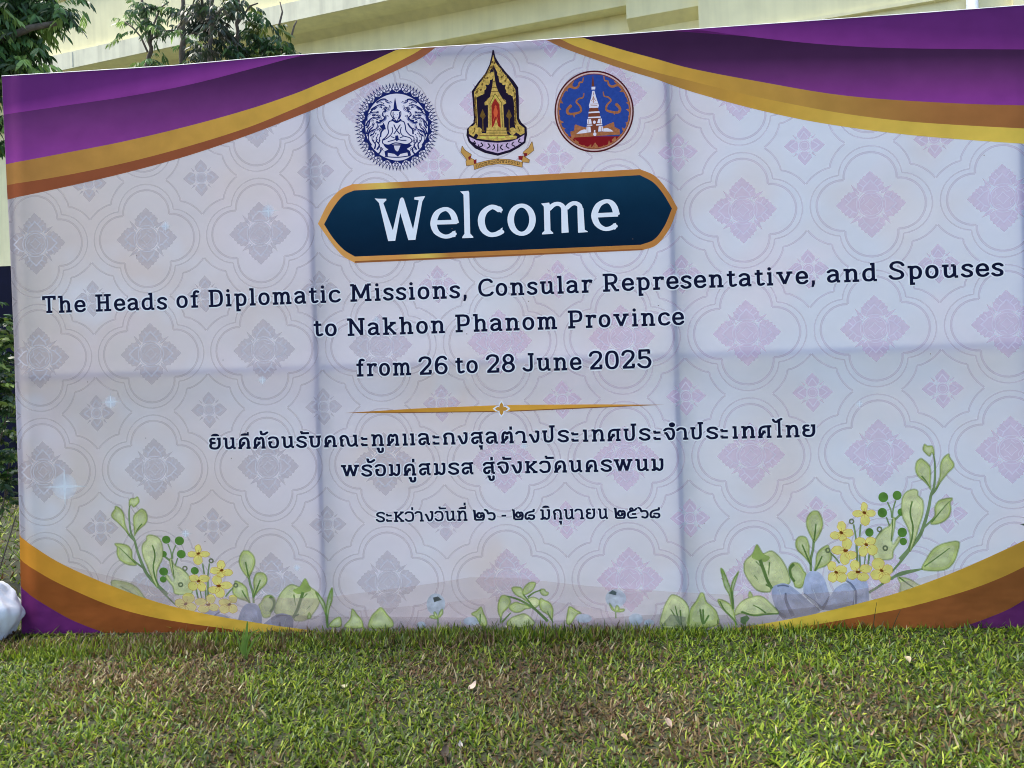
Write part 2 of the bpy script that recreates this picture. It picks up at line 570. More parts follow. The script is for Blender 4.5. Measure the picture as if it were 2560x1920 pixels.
GREY, MAUVE = C(150, 152, 172), C(172, 152, 192)
M_line = print_mat('printed pattern lines', [(0, C(150, 150, 158)), (.45, C(152, 150, 166)), (.6, C(160, 148, 178)), (1, C(158, 148, 178))], lo=UL, hi=UR, alpha=.30, mottle=.1, mscale=30)
M_fill = print_mat('printed lotus', [(0, C(148, 150, 160)), (.42, C(150, 152, 168)), (.56, C(182, 160, 196)), (1, C(176, 158, 194))], lo=UL, hi=UR, alpha=.36, mottle=.06, mscale=25, tilt=.25)
M_lite = print_mat('printed lotus veins', [(0, (.80, .80, .86)), (.5, (.80, .79, .87)), (.6, (.86, .8, .9)), (1, (.86, .80, .92))], lo=UL, hi=UR, alpha=.42, mottle=.1, trans=0)

acc = {'l': [], 'f': [], 'v': []}
def put(VF, c, r):
    v, f = VF
    return [(U0 + PU * (c + x), Z0 - PZ * (r - y)) for x, y in v], f
lotus = []
for c in range(-1, 9):
    for r in range(-2, 5):
        acc['l'].append(put((LV, LF), c, r))
        lotus.append((c, r, BF, BL)); lotus.append((c + .5, r + .5, SF, SL))
def inside_any(P):
    us = [p[0] for p in P]; zs = [p[1] for p in P]
    return max(us) > UL - .1 and min(us) < UR and max(zs) > 0 and min(zs) < inside_top(np.mean(us))
V, F = clip(*merge([a for a in acc['l'] if inside_any(a[0])]))
cloth('pattern_lines', V, F, 1, M_line, banner, 'thin pale double outlines of the quatrefoil pattern')
for c, r, f_, l_ in lotus:
    a = put(f_, c, r)
    if not inside_any(a[0]): continue
    V, F = clip(*a)
    if len(F) < 8: continue
    o = cloth('lotus_motif', V, F, 2, M_fill, banner)
    V, F = clip(*put(l_, c, r))
    if F: cloth('lotus_veins', V, F, 3, M_lite, o)

# the tubular frame behind the cloth ------------------------------------------------
M_steel = plain('galvanised steel tube', (.10, .105, .12), rough=.6, noise=.3, nscale=30)
for k, u in enumerate(post_all):
    bm = bmesh.new()
    add_box(bm, u - .018, u + .018, .0056, .038, .0, inside_top(u) - .03, .003)
    bmobj('frame_post', bm, M_steel, banner)
for z0, z1 in ((.04, .072), (1.50, 1.532)):
    for a, b in zip(post_all[:-1], post_all[1:]):
        bm = bmesh.new(); add_box(bm, a + .017, b - .017, .024, .052, z0, z1, .003)
        bmobj('frame_rail', bm, M_steel, banner)
for a, b in zip(post_all[:-1], post_all[1:]):
    za, zb = inside_top(a) - .03, inside_top(b) - .03
    Vt = []
    for (u, zz) in ((a + .017, za), (b - .017, zb)):
        for yy in (.024, .052):
            for dz in (-.03, 0): Vt.append((u, yy, zz + dz))
    meshobj('frame_rail', Vt, [(0, 1, 3, 2), (4, 6, 7, 5), (0, 4, 5, 1), (2, 3, 7, 6), (0, 2, 6, 4), (1, 5, 7, 3)], M_steel, banner)
# the hem folded over the top, a pale strip seen edge-on
hv, hf = [], []
pts = [q for q in outline if q[1] > 2.8]
for i, (u, z) in enumerate(sorted(pts)):
    y0 = float(np.interp(u, KU, FU) + np.interp(z, KZ, FZ))
    hv += [(u, y0 - .0025, z - .001), (u, y0 - .001, z + .003), (u, .038, z + .002), (u, .041, z - .05)]
    if i:
        b = 4 * i
        hf += [(b - 4, b, b + 1, b - 3), (b - 3, b + 1, b + 2, b - 2), (b - 2, b + 2, b + 3, b - 1)]
meshobj('top_hem', hv, hf, print_mat('white hem', [(0, (.55, .54, .55))], mottle=.2, mscale=14), banner, True)
# side hem, wrapped back round the outer post
sv, sf = [], []
for i, p in enumerate(LEFTPX):
    u, z = ban(*p)
    z = max(z, .01)
    sv += [(u, float(np.interp(z, KZ, FZ)) - .0, z), (u - .003, .02, z), (u + .004, .041, z)]
    if i:
        b = 3 * i
        sf += [(b - 3, b - 2, b + 1, b), (b - 2, b - 1, b + 2, b + 1)]
meshobj('side_hem', sv, sf, MF, banner, True)
# ------------------------------------------------------------------ coloured sweeps
zA, zB, zC = Z(0, 0, 2.572), Z(800, 80, 2.514), Z(1600, 0, 2.304)
zD, zE = Z(0, 1150, 2.1544), Z(1650, 1050, 2.3703)
def mp_(z, P): return [z(p) for p in P]
def ext(P, du):      # run the line on past the edge of the cloth
    (u0, z0), (u1, z1) = P[-2], P[-1]
    k = du / abs(u1 - u0)
    return P + [(u1 + (u1 - u0) * k, z1 + (z1 - z0) * k)]

L1 = mp_(zA, [(20, 738), (400, 680), (800, 620), (1200, 545), (1600, 445), (1880, 370), (1990, 335)])
L2 = mp_(zA, [(30, 1056), (400, 985), (800, 905), (1200, 810), (1600, 700), (1900, 600)]) + mp_(zB, [(0, 322), (250, 215), (475, 112), (540, 80)])
L3 = mp_(zA, [(30, 1192), (400, 1130), (800, 1045), (1200, 940), (1600, 815), (1900, 695)]) + mp_(zB, [(0, 412), (300, 280), (560, 150), (650, 95), (700, 60)])
L4 = mp_(zA, [(35, 1284), (400, 1205), (800, 1110), (1200, 1000), (1600, 865), (1900, 750)]) + mp_(zB, [(0, 468), (300, 325), (600, 180), (725, 95), (780, 60)])
L1, L2, L3, L4 = [spline(q, n=5) for q in (L1, L2, L3, L4)]
R4 = mp_(zB, [(1350, 12), (1420, 46), (1560, 110), (1900, 230), (2100, 292)]) + mp_(zC, [(300, 528), (700, 635), (1100, 715), (1600, 780), (2212, 828), (2500, 838)])
R3 = mp_(zB, [(1400, 0), (1510, 42), (1620, 92), (1900, 188), (2100, 250)]) + mp_(zC, [(300, 467), (600, 540), (850, 592), (1200, 655), (1600, 702), (2212, 740), (2500, 748)])
R2 = mp_(zB, [(1560, 0), (1650, 33), (1900, 110), (2100, 165)]) + mp_(zC, [(300, 395), (700, 470), (1200, 550), (1800, 592), (2212, 606), (2500, 610)])
R1 = mp_(zC, [(180, 130), (330, 168), (700, 217), (1100, 256), (1500, 275), (2212, 285), (2500, 288)])
R1, R2, R3, R4 = [spline(q, n=5) for q in (R1, R2, R3, R4)]
TOPC = [(-4, 3.9), (4, 3.9)]
def band(a, b): return a + b[::-1]
def up(a): return a + [(a[-1][0], 3.9), (a[0][0], 3.9)]
zl = ban(8, 287)[1]
def vm(name, stops, s_at0, s_at1, tilt):
    m_ = print_mat(name, stops, axis='Z', lo=0, hi=1, tilt=tilt, mottle=.05)
    for n in m_.node_tree.nodes:
        if n.type == 'MAP_RANGE' and n.inputs['To Min'].default_value == 0:
            n.inputs['From Min'].default_value, n.inputs['From Max'].default_value = s_at0, s_at1
    return m_
s0_ = zl - .13 * UL
PUR_L = vm('printed purple upper left', [(0, C(90, 42, 106)), (.6, C(98, 44, 114)), (1, C(126, 56, 138))], s0_ + .16, s0_ - .01, -.13)
s1_ = zl + .0284 * -UL
PUR_L2 = vm('printed purple lower left', [(0, C(52, 30, 62)), (.22, C(74, 38, 84)), (.42, C(96, 50, 106)), (.7, C(116, 56, 126)), (1, C(134, 62, 148))], zl + .178 - .0284 * UL, zl - .33 - .0284 * UL, -.0284)
GOLD_L = print_mat('printed gold left', [(0, C(152, 114, 62)), (.35, C(170, 135, 66)), (.7, C(184, 152, 68)), (1, C(198, 172, 76))], lo=UL, hi=UL + 2.4, mottle=.07)
BRN_L = print_mat('printed copper left', [(0, C(130, 76, 48)), (.5, C(132, 78, 52)), (1, C(146, 92, 62))], lo=UL, hi=UL + 2.5, mottle=.05)
ua, za_ = zC((700, 217)); ub, zb_ = zC((1500, 275))
kk = -(zb_ - za_) / (ub - ua)
PUR_R = vm('printed purple upper right', [(0, C(84, 40, 102)), (.55, C(92, 42, 108)), (1, C(118, 52, 130))], zb_ + kk * ub + .26, zb_ + kk * ub - .0, kk)
uc, zc_ = zC((2000, 590)); ud, zd_ = zC((300, 250))
PUR_R2 = vm('printed purple lower right', [(0, C(54, 32, 62)), (.25, C(62, 36, 70)), (.5, C(90, 48, 98)), (.78, C(112, 54, 122)), (1, C(122, 56, 136))], zd_ + .05 * ud, zc_ + .05 * uc, .05)
GOLD_R = print_mat('printed gold right', [(0, C(196, 172, 74)), (.3, C(180, 146, 64)), (.55, C(160, 128, 64)), (.8, C(144, 102, 58)), (1, C(136, 92, 54))], lo=.2, hi=UR, mottle=.06)
BRN_R = print_mat('printed copper right', [(0, C(146, 100, 64)), (.2, C(150, 114, 62)), (.42, C(176, 142, 62)), (.7, C(190, 168, 76)), (1, C(192, 176, 78))], lo=.2, hi=UR, mottle=.06)
sweeps = [('purple_sweep', up(ext([q for q in L2], .01)), 6, PUR_L2, 'dark purple sweep across the top left corner'),
          ('purple_sweep', up(L1), 7, PUR_L, 'brighter purple wedge along the top left edge'),
          ('gold_sweep', band(L2, L3), 7, GOLD_L, 'gold stripe under the purple at the top left'),
          ('copper_sweep', band(L3, L4), 8, BRN_L, 'copper brown stripe at the top left'),
          ('purple_sweep', up(R2), 6, PUR_R2, 'dark purple sweep across the top right corner'),
          ('purple_sweep', up(R1), 7, PUR_R, 'brighter purple wedge along the top right edge'),
          ('gold_sweep', band(R2, R3), 7, GOLD_R, 'gold stripe turning brown at the top right'),
          ('copper_sweep', band(R3, R4), 8, BRN_R, 'stripe turning from copper to yellow at the top right')]
BLg = spline(mp_(zD, [(70, 385), (92, 400), (200, 480), (350, 570), (600, 680), (850, 770), (1100, 830), (1300, 865), (1500, 895), (1660, 915), (1750, 935)]), n=4)
BLb = spline(mp_(zD, [(70, 515), (98, 533), (250, 630), (400, 705), (600, 790), (800, 845), (1000, 880), (1180, 905), (1300, 925), (1400, 950)]), n=4)
BLp = spline(mp_(zD, [(70, 655), (105, 680), (200, 755), (350, 845), (450, 890), (550, 928), (640, 965)]), n=4)
BRg = spline(mp_(zE, [(2560, 500), (2400, 590), (2260, 660), (2157, 715), (2000, 790), (1800, 880), (1600, 960), (1400, 1030), (1200, 1085), (950, 1145), (750, 1185), (570, 1215), (400, 1240), (250, 1265)]), n=4)
BRb = spline(mp_(zE, [(2560, 640), (2400, 740), (2260, 812), (2157, 870), (2000, 945), (1800, 1020), (1500, 1105), (1200, 1165), (950, 1210), (800, 1235), (600, 1268)]), n=4)
BRp = spline(mp_(zE, [(2560, 810), (2400, 920), (2260, 1005), (2157, 1070), (2050, 1130), (1900, 1190), (1800, 1225), (1700, 1260)]), n=4)
def down(a): return a + [(a[-1][0], -.1), (a[0][0], -.1)]
G1 = print_mat('printed gold lower left', [(0, C(172, 124, 44)), (.5, C(190, 158, 58)), (1, C(194, 174, 76))], lo=UL, hi=UL + 2.0, mottle=.05)
G2 = print_mat('printed copper lower left', [(0, C(128, 76, 36)), (.5, C(124, 74, 38)), (1, C(116, 66, 34))], lo=UL, hi=UL + 1.6, mottle=.06)
G3 = print_mat('printed purple lower left corner', [(0, C(96, 42, 100)), (1, C(84, 34, 96))], lo=UL, hi=UL + .8, mottle=.12)
G4 = print_mat('printed gold lower right', [(0, C(200, 180, 76)), (.35, C(186, 162, 58)), (.8, C(158, 130, 52)), (1, C(150, 120, 48))], lo=1.3, hi=UR, mottle=.05)
G5 = print_mat('printed copper lower right', [(0, C(140, 86, 42)), (.5, C(124, 78, 42)), (1, C(112, 74, 40))], lo=1.6, hi=UR, mottle=.06)
G6 = print_mat('printed purple lower right corner', [(0, C(84, 40, 84)), (1, C(76, 34, 88))], lo=2.4, hi=UR, mottle=.12)
sweeps += [('gold_sweep', down(BLg), 17, G1, 'gold stripe rising to the lower left corner'),
           ('copper_sweep', down(BLb), 18, G2, 'copper brown stripe at the lower left'),
           ('purple_sweep', down(BLp), 19, G3, 'purple lower left corner'),
           ('gold_sweep', down(BRg), 17, G4, 'gold stripe rising to the lower right corner'),
           ('copper_sweep', down(BRb), 18, G5, 'copper brown stripe at the lower right'),
           ('purple_sweep', down(BRp), 19, G6, 'purple lower right corner')]
for nm, P, ly, mt, lb in sweeps:
    V, F = clip(*union([P]))
    cloth(nm, V, F, ly, mt, banner, lb)

# pale translucent ground waves (printed over the plants)
zM, zN = Z(700, 1400, 2.212), Z(1650, 1050, 2.3703)
M_veil = print_mat('printed beige veil', [(0, C(180, 168, 168))], alpha=.26, mottle=.08, trans=0)
M_veil2 = print_mat('printed grey veil', [(0, C(136, 130, 130))], alpha=.24, mottle=.08, trans=0)
w1 = mp_(zD, [(330, 560), (500, 605), (700, 655), (850, 695), (980, 735), (1350, 742), (1700, 746)]) + mp_(zM, [(350, 195), (600, 163), (850, 130), (1050, 97), (1300, 100), (1700, 145), (2150, 175)]) + \
     mp_(zN, [(150, 1022), (400, 1036), (700, 1036), (850, 1035), (1150, 1012), (1500, 950), (1800, 872), (2060, 775), (2200, 700)])
w2 = mp_(zM, [(-50, 300), (300, 314), (600, 314)]) + mp_(zM, [(800, 318), (1200, 322), (1500, 340)]) + mp_(zE, [(20, 1150), (400, 1155), (700, 1130), (950, 1108), (1150, 1075)])
w3 = mp_(zM, [(380, 285), (650, 262), (900, 240), (1200, 205), (1500, 230), (1900, 300)])
V, F = clip(*union([down(w1)])); cloth('beige_wave', V, F, 14, M_veil, banner, 'see-through beige wave along the bottom')
V, F = clip(*union([down(w2)])); cloth('grey_wave', V, F, 14.5, M_veil2, banner, 'see-through grey strip along the bottom')
V, F = clip(*union([down(w3)])); cloth('beige_wave', V, F, 15, print_mat('printed faint veil', [(0, C(190, 176, 180))], alpha=.2, trans=0), banner)

# ------------------------------------------------------------------ lettering
# glyphs are pen strokes: L straight, S curved, O ring (cx cy rx ry), D disc, P filled; x height = 100 units
G = {}
def g(ch, w, s): G[ch] = (w, s)
g('T', 100, 'L 2,130 98,130;L 7,138 7,106;L 93,138 93,106;L 50,138 50,0;L 26,8 74,8')
g('h', 109, 'L 2,130 27,130;L 27,138 27,0;L 5,8 49,8;S 27,68 42,86 60,92 76,86 84,66 84,50;L 84,52 84,0;L 62,8 107,8')
g('e', 83, 'L 12,50 76,50;S 76,50 73,72 60,88 42,92 22,84 11,64 11,38 22,16 42,8 62,11 78,24')
g('H', 128, 'L 3,130 58,130;L 70,130 125,130;L 3,8 58,8;L 70,8 125,8;L 31,130 31,8;L 97,130 97,8;L 31,72 97,72')
g('a', 91, 'S 10,80 26,91 46,92 64,84 70,66 70,50;L 70,52 70,10;L 66,8 90,8;S 70,55 42,56 20,47 11,30 18,13 36,8 56,15 70,28')
g('d', 100, 'S 74,84 52,92 28,87 12,66 12,34 24,13 46,8 62,13 74,26;L 74,138 74,8;L 54,130 74,130;L 74,8 98,8')
g('s', 74, 'S 68,80 54,91 34,92 15,83 14,68 28,56 50,47 64,34 62,16 44,8 24,9 6,22')
g('o', 88, 'O 44,50,33,42,.9')
g('f', 64, 'S 62,126 48,131 35,124 30,104 30,90;L 30,96 30,0;L 2,92 58,92;L 6,8 58,8')
g('D', 114, 'L 26,138 26,0;L 2,130 60,130;L 2,8 60,8;S 58,130 84,123 99,102 103,69 99,36 84,15 58,8')
g('i', 46, 'L 24,100 24,0;L 4,92 24,92;L 2,8 45,8;D 20,126,13')
g('p', 98, 'L 26,100 26,-42;L 2,92 26,92;L 15,-34 49,-34;S 26,80 44,91 64,90 82,72 86,44 76,16 54,8 38,12 26,24')
g('l', 50, 'L 25,138 25,0;L 2,130 25,130;L 3,8 49,8')
g('m', 150, 'L 26,100 26,0;L 2,92 26,92;L 4,8 46,8;S 26,70 38,86 52,92 66,87 74,68 74,52;L 74,54 74,0;L 58,8 94,8;S 74,70 88,87 102,92 116,87 124,66 124,50;L 124,54 124,0;L 106,8 148,8')
g('t', 66, 'S 28,34 32,14 46,8 64,15;L 28,122 28,32;L 2,92 60,92')
g('c', 84, 'S 77,78 64,90 46,92 24,84 11,62 12,34 24,14 46,8 64,11 80,22')
g('M', 164, 'L 30,130 26,8;L 3,130 32,130;L 2,8 52,8;L 34,132 82,26;L 82,26 130,132;L 134,130 138,8;L 112,8 162,8;L 132,130 160,130')
g('n', 109, 'L 27,100 27,0;L 2,92 27,92;L 5,8 49,8;S 27,68 42,86 60,92 76,86 84,66 84,50;L 84,52 84,0;L 62,8 107,8')
g(',', 30, 'P 8,26 30,26 30,2 20,-24 4,-24 9,4')
g('C', 113, 'S 104,112 90,126 66,131 36,121 16,92 13,58 22,28 44,10 70,8 94,14 108,28')
g('u', 108, 'L 24,92 24,40;L 2,92 46,92;S 24,44 28,18 46,8 66,14 84,32;L 84,92 84,8;L 62,92 86,92;L 84,8 107,8')
g('r', 79, 'L 28,100 28,0;L 2,92 28,92;L 2,8 52,8;S 28,64 38,84 54,92 74,91;L 70,96 70,74')
g('R', 121, 'L 28,138 28,0;L 2,130 64,130;S 62,130 88,122 99,97 88,70 62,62;L 28,62 64,62;L 64,62 96,8;L 2,8 54,8;L 92,8 120,8')
g('v', 119, 'L 24,92 60,8;L 96,92 60,8;L 2,92 48,92;L 74,92 117,92')
g('S', 103, 'S 96,108 82,124 56,131 28,124 16,104 24,85 52,71 82,56 92,34 80,15 52,8 24,12 8,28')
g('N', 139, 'L 30,130 30,8;L 2,130 34,130;L 4,8 56,8;L 30,132 112,6;L 113,138 113,4;L 88,130 138,130')
g('k', 106, 'L 28,138 28,0;L 2,130 28,130;L 4,8 50,8;L 84,90 30,44;L 48,58 92,8;L 58,92 103,92;L 76,8 105,8')
g('P', 113, 'L 28,138 28,0;L 2,130 66,130;S 64,130 91,122 101,93 91,62 64,54;L 28,54 66,54;L 2,8 56,8')
g('2', 97, 'S 9,106 20,125 46,134 76,126 86,104 78,78 50,48 16,12;L 6,8 93,8;L 86,8 86,36')
g('6', 101, 'O 52,44,37,37,1;S 88,118 74,132 52,134 28,118 15,84 15,44')
g('8', 95, 'O 47,102,31,31,1;O 47,39,37,32,1')
g('J', 84, 'L 64,138 64,30;S 64,34 58,12 38,5 18,10 4,22;L 38,130 84,130')
g('0', 102, 'O 51,69,40,63,.8')
g('5', 100, 'L 10,134 90,134;L 84,134 84,108;L 18,134 17,76;S 17,74 42,82 70,78 88,56 88,32 72,10 46,6 22,14 6,30')
# Thai letters
g('ย', 98, 'S 44,92 22,92 11,78 18,62 46,56;S 44,56 20,52 10,36 16,16 42,8 70,13 84,34 86,56;L 86,50 86,96;L 64,92 98,92')
g('น', 105, 'L 26,96 26,36;L 2,92 26,92;S 26,40 30,16 46,8 64,13 84,30;L 84,100 84,8;L 62,92 84,92;L 84,8 105,8')
g('ด', 106, 'L 2,8 34,8;L 16,10 56,50;L 36,52 62,52;S 20,14 18,50 26,78 52,92 78,85 88,58;L 88,62 88,0;L 70,8 106,8')
g('ต', 107, 'L 2,8 34,8;L 16,10 58,50;L 38,52 64,52;S 20,14 18,56 24,80 38,92 54,80 70,92 84,82 88,56;L 88,60 88,0;L 70,8 106,8')
g('อ', 91, 'S 8,82 26,92 50,92 72,84 80,62 80,38 70,15 46,8 22,14 13,38 13,54;L 13,52 36,52')
g('ร', 83, 'S 78,80 62,91 36,92 15,83 12,68 28,57 56,47 73,34 72,16 52,8 28,9 5,24')
g('บ', 103, 'L 22,92 22,42;L 2,92 44,92;S 22,46 28,16 52,8 76,16 84,42;L 84,40 84,92;L 62,92 103,92')
g('ค', 110, 'L 2,8 40,8;S 21,10 17,50 26,80 54,92 80,84 88,56;L 88,60 88,0;L 72,8 110,8;L 21,10 44,44;L 36,53 62,53;L 54,53 54,38')
g('ณ', 156, 'L 16,10 36,10;L 17,6 17,54;L 10,57 34,57;S 14,60 13,78 30,91 50,90 66,74 72,46 80,18 98,8 118,14 136,30;L 136,100 136,8;L 114,92 136,92;L 136,8 156,8')
g('ะ', 56, 'L 4,63 55,63;L 8,80 8,63;L 4,11 55,11;L 8,28 8,11')
g('ท', 106, 'L 2,92 24,92;L 25,98 25,0;L 4,8 44,8;S 25,60 42,84 60,92 78,86 86,62;L 86,66 86,0;L 66,8 106,8')
g('เ', 45, 'L 24,100 24,0;L 2,92 24,92;L 2,8 45,8')
g('ล', 98, 'S 8,78 24,92 50,92 72,84 78,56;L 78,60 78,8;L 78,8 98,8;S 78,54 42,54 18,45 11,26 24,9 44,10 54,26')
g('ก', 105, 'L 2,8 40,8;L 20,8 20,52;L 8,58 34,56;S 16,60 14,76 32,90 54,92 78,85 86,58;L 86,62 86,0;L 68,8 105,8')
g('ง', 85, 'L 2,66 22,66;L 16,66 42,8;S 42,8 60,11 72,30 76,52;L 76,48 76,98;L 52,92 76,92')
g('ส', 102, 'S 8,76 24,90 50,91 74,84 80,58;L 80,62 80,8;L 80,8 101,8;S 80,54 42,54 18,45 11,26 24,9 44,10 54,26;L 60,90 100,94')
g('า', 92, 'S 6,80 22,92 46,92 64,84 70,58;L 70,62 70,0;L 50,8 92,8')
g('ป', 109, 'L 22,92 22,42;L 2,92 44,92;S 22,46 28,16 52,8 76,16 84,42;L 84,40 84,132;L 62,132 108,132')
g('ศ', 115, 'L 2,8 40,8;S 21,10 17,50 28,80 56,92 90,92;L 80,93 114,93;L 90,92 90,0;L 72,8 112,8;L 21,10 46,42;L 38,52 64,52;L 56,52 56,36')
g('จ', 87, 'S 4,80 22,92 50,92 70,84 78,60 76,34 64,12 42,8;L 42,8 20,54;L 2,56 26,56')
g('ไ', 76, 'S 4,146 14,132 34,128 50,140 74,150;L 54,140 54,0;L 32,8 76,8')
g('พ', 154, 'L 2,92 44,92;L 22,92 50,6;L 50,6 77,92;L 62,92 92,92;L 77,92 106,6;L 106,6 134,92;L 112,92 154,92')
g('ม', 100, 'L 2,92 26,92;L 26,96 26,8;L 2,8 32,8;S 30,12 44,21 56,9 70,8 84,20 88,46;L 88,42 88,98;L 66,92 88,92')
g('ห', 106, 'L 2,92 42,92;L 24,92 24,0;L 2,8 44,8;L 90,92 30,46;L 42,52 88,8;L 66,92 103,92;L 66,8 106,8')
g('ว', 85, 'S 5,78 20,91 46,92 68,85 77,62 77,38 68,15 46,8 24,9 5,24')
g('ถ', 100, 'L 12,9 32,9;L 20,6 20,52;L 8,58 34,56;S 16,60 14,76 32,90 52,92 74,85 82,58;L 82,62 82,0;L 64,8 100,8')
g('๒', 104, 'L 2,100 14,96;L 16,102 22,8;L 22,8 92,8;S 88,8 96,30 96,60 84,74 70,66 58,76 44,66 40,46 52,30 72,34 76,50')
g('๖', 100, 'S 4,104 22,94 34,68;S 34,66 56,72 82,68 94,44 88,18 68,8 40,16')
g('๘', 96, 'L 92,104 88,84;S 88,82 58,78 24,66 9,42 12,16 30,10 40,22 54,10 78,9 92,24 86,42 60,46 44,44')
g('๕', 96, 'O 46,88,13,11,1;S 98,96 78,80 46,72 18,58 10,34 22,12 46,8 94,11;L 50,44 92,44')
g('-', 50, 'L 2,44 50,44')
# marks above and below
g('ิ', 75, 'P 2,113 73,113 70,124 56,133 38,136 18,133 5,124')
g('ี', 75, 'P 2,113 75,113 75,144 61,144 61,132 38,134 18,131 5,124')
g('้', 72, 'L 4,143 22,143;S 18,142 20,124 44,122 70,136')
g('ั', 74, 'L 9,142 9,126;L 4,123 74,123')
g('่', 20, 'L 10,112 10,140')
g('ํ', 36, 'O 18,124,12,11,1')
g('ู', 62, 'L 2,-21 24,-21;S 20,-20 24,-44 40,-50 54,-42 56,-20')
g('ุ', 34, 'L 2,-20 34,-20;L 22,-16 22,-48')
G['่+'] = (20, 'L 10,148 10,176')

_cache = {}
def glyph(ch, wx, wy):
    key = (ch, wx, wy)
    if key in _cache: return _cache[key]
    polys = []
    for part in G[ch][1].split(';'):
        k, rest = part[0], part[2:]
        if k in 'LSP':
            pts = [tuple(float(a) for a in q.split(',')) for q in rest.split()]
            if k == 'P': polys.append(pts); continue
            if k == 'S':
                pts = spline(pts, n=5)
            ex = wx if k == 'L' else wx
            polys += stroke(pts, ex, wy)
            if k == 'S':
                for e in (pts[0], pts[-1]): polys.append(ell(e[0], e[1], wx / 2 * .96, wy / 2 * .96, 10))
        elif k == 'O':
            cx, cy, rx, ry, pw = [float(a) for a in rest.split(',')]
            polys += stroke(ell(cx, cy, rx, ry, 26, 0, pw), wx, wy, closed=True)
        elif k == 'D':
            cx, cy, r = [float(a) for a in rest.split(',')]
            polys.append(ell(cx, cy, r, r, 16))
    _cache[key] = union(polys)
    return _cache[key]

INK = print_mat('dark navy ink', [(0, (.006, .008, .028))], mottle=.15, trans=.05)
HALO = print_mat('white letter halo', [(0, (.9, .9, .92))], alpha=.85, trans=0, mottle=.04)

def place(ch, ul, ur, zb, sz, wx, wy):
    v, f = glyph(ch, wx, wy)
    k = (ur - ul) / G[ch][0]
    return [(ul + x * k, zb + y * sz) for x, y in v], f

MARKS = 'ิี้ั่ํูุ่+'
def text_object(name, parts, label, layer=22, wx=23, wy=19):
    """a line of print: its pale outlines carry one child per letter"""
    body = [p for p in parts if p[0][0] not in MARKS]
    o = cloth(name, *merge([place(*p, wx + 20, wy + 20) for p in body[0::2]]), layer - 2, HALO, banner, label)
    cloth('letter_halo', *merge([place(*p, wx + 20, wy + 20) for p in body[1::2]]), layer - 1.5, HALO, o)
    mk = [p for p in parts if p[0][0] in MARKS]
    if mk: cloth('letter_halo', *merge([place(*p, wx + 20, wy + 20) for p in mk]), layer - 1, HALO, o)
    for p in parts:
        cloth('letter', *place(*p, wx, wy), layer, INK, o)
    return o

XH = .0715
def latin(words, sz=XH, label=''):
    parts = []
    for w, x0, y0, x1, y1 in words:
        a, b = ban(x0, y0), ban(x1, y1)
        nat = sum(G[c][0] for c in w) + 21 * (len(w) - 1)
        k = (b[0] - a[0]) / nat
        x = 0
        for c in w:
            ul = a[0] + x * k; ur = ul + G[c][0] * k
            zb = a[1] + (b[1] - a[1]) * (x + G[c][0] / 2) / nat
            parts.append((c, ul, ur, zb, sz / 100))
            x += G[c][0] + 21
    return parts

line1 = latin([('The', 107, 782.5, 212, 780), ('Heads', 237, 778.6, 415.5, 773.3), ('of', 440, 770, 495.7, 768.5), ('Diplomatic', 520.3, 767.5, 850, 755.5),
               ('Missions,', 875.2, 754, 1166.3, 744.5), ('Consular', 1195.4, 741.5, 1480.6, 730.8), ('Representative,', 1507.2, 729.3, 2038.6, 709),
               ('and', 2068.9, 706.6, 2194.6, 702.4), ('Spouses', 2224, 699.5, 2508.8, 690)])
text_object('lettering', line1, 'dark navy line reading The Heads of Diplomatic Missions, Consular Representative, and Spouses')
line2 = latin([('to', 784, 841, 841.9, 840), ('Nakhon', 867.6, 839.8, 1112.4, 832.4), ('Phanom', 1138, 830.6, 1393.6, 822.5), ('Province', 1420, 821, 1709.4, 812)])
text_object('lettering', line2, 'dark navy line reading to Nakhon Phanom Province')
line3 = latin([('from', 890.8, 941.4, 1028.2, 937.8), ('26', 1047.2, 937, 1119.5, 935), ('to', 1138, 934, 1194.6, 932.4), ('28', 1215.8, 932, 1287.6, 930),
               ('June', 1308.2, 928, 1452.9, 925), ('2025', 1473.7, 923.8, 1628.8, 919.5)], .0722)
text_object('lettering', line3, 'dark navy line reading from 26 to 28 June 2025')

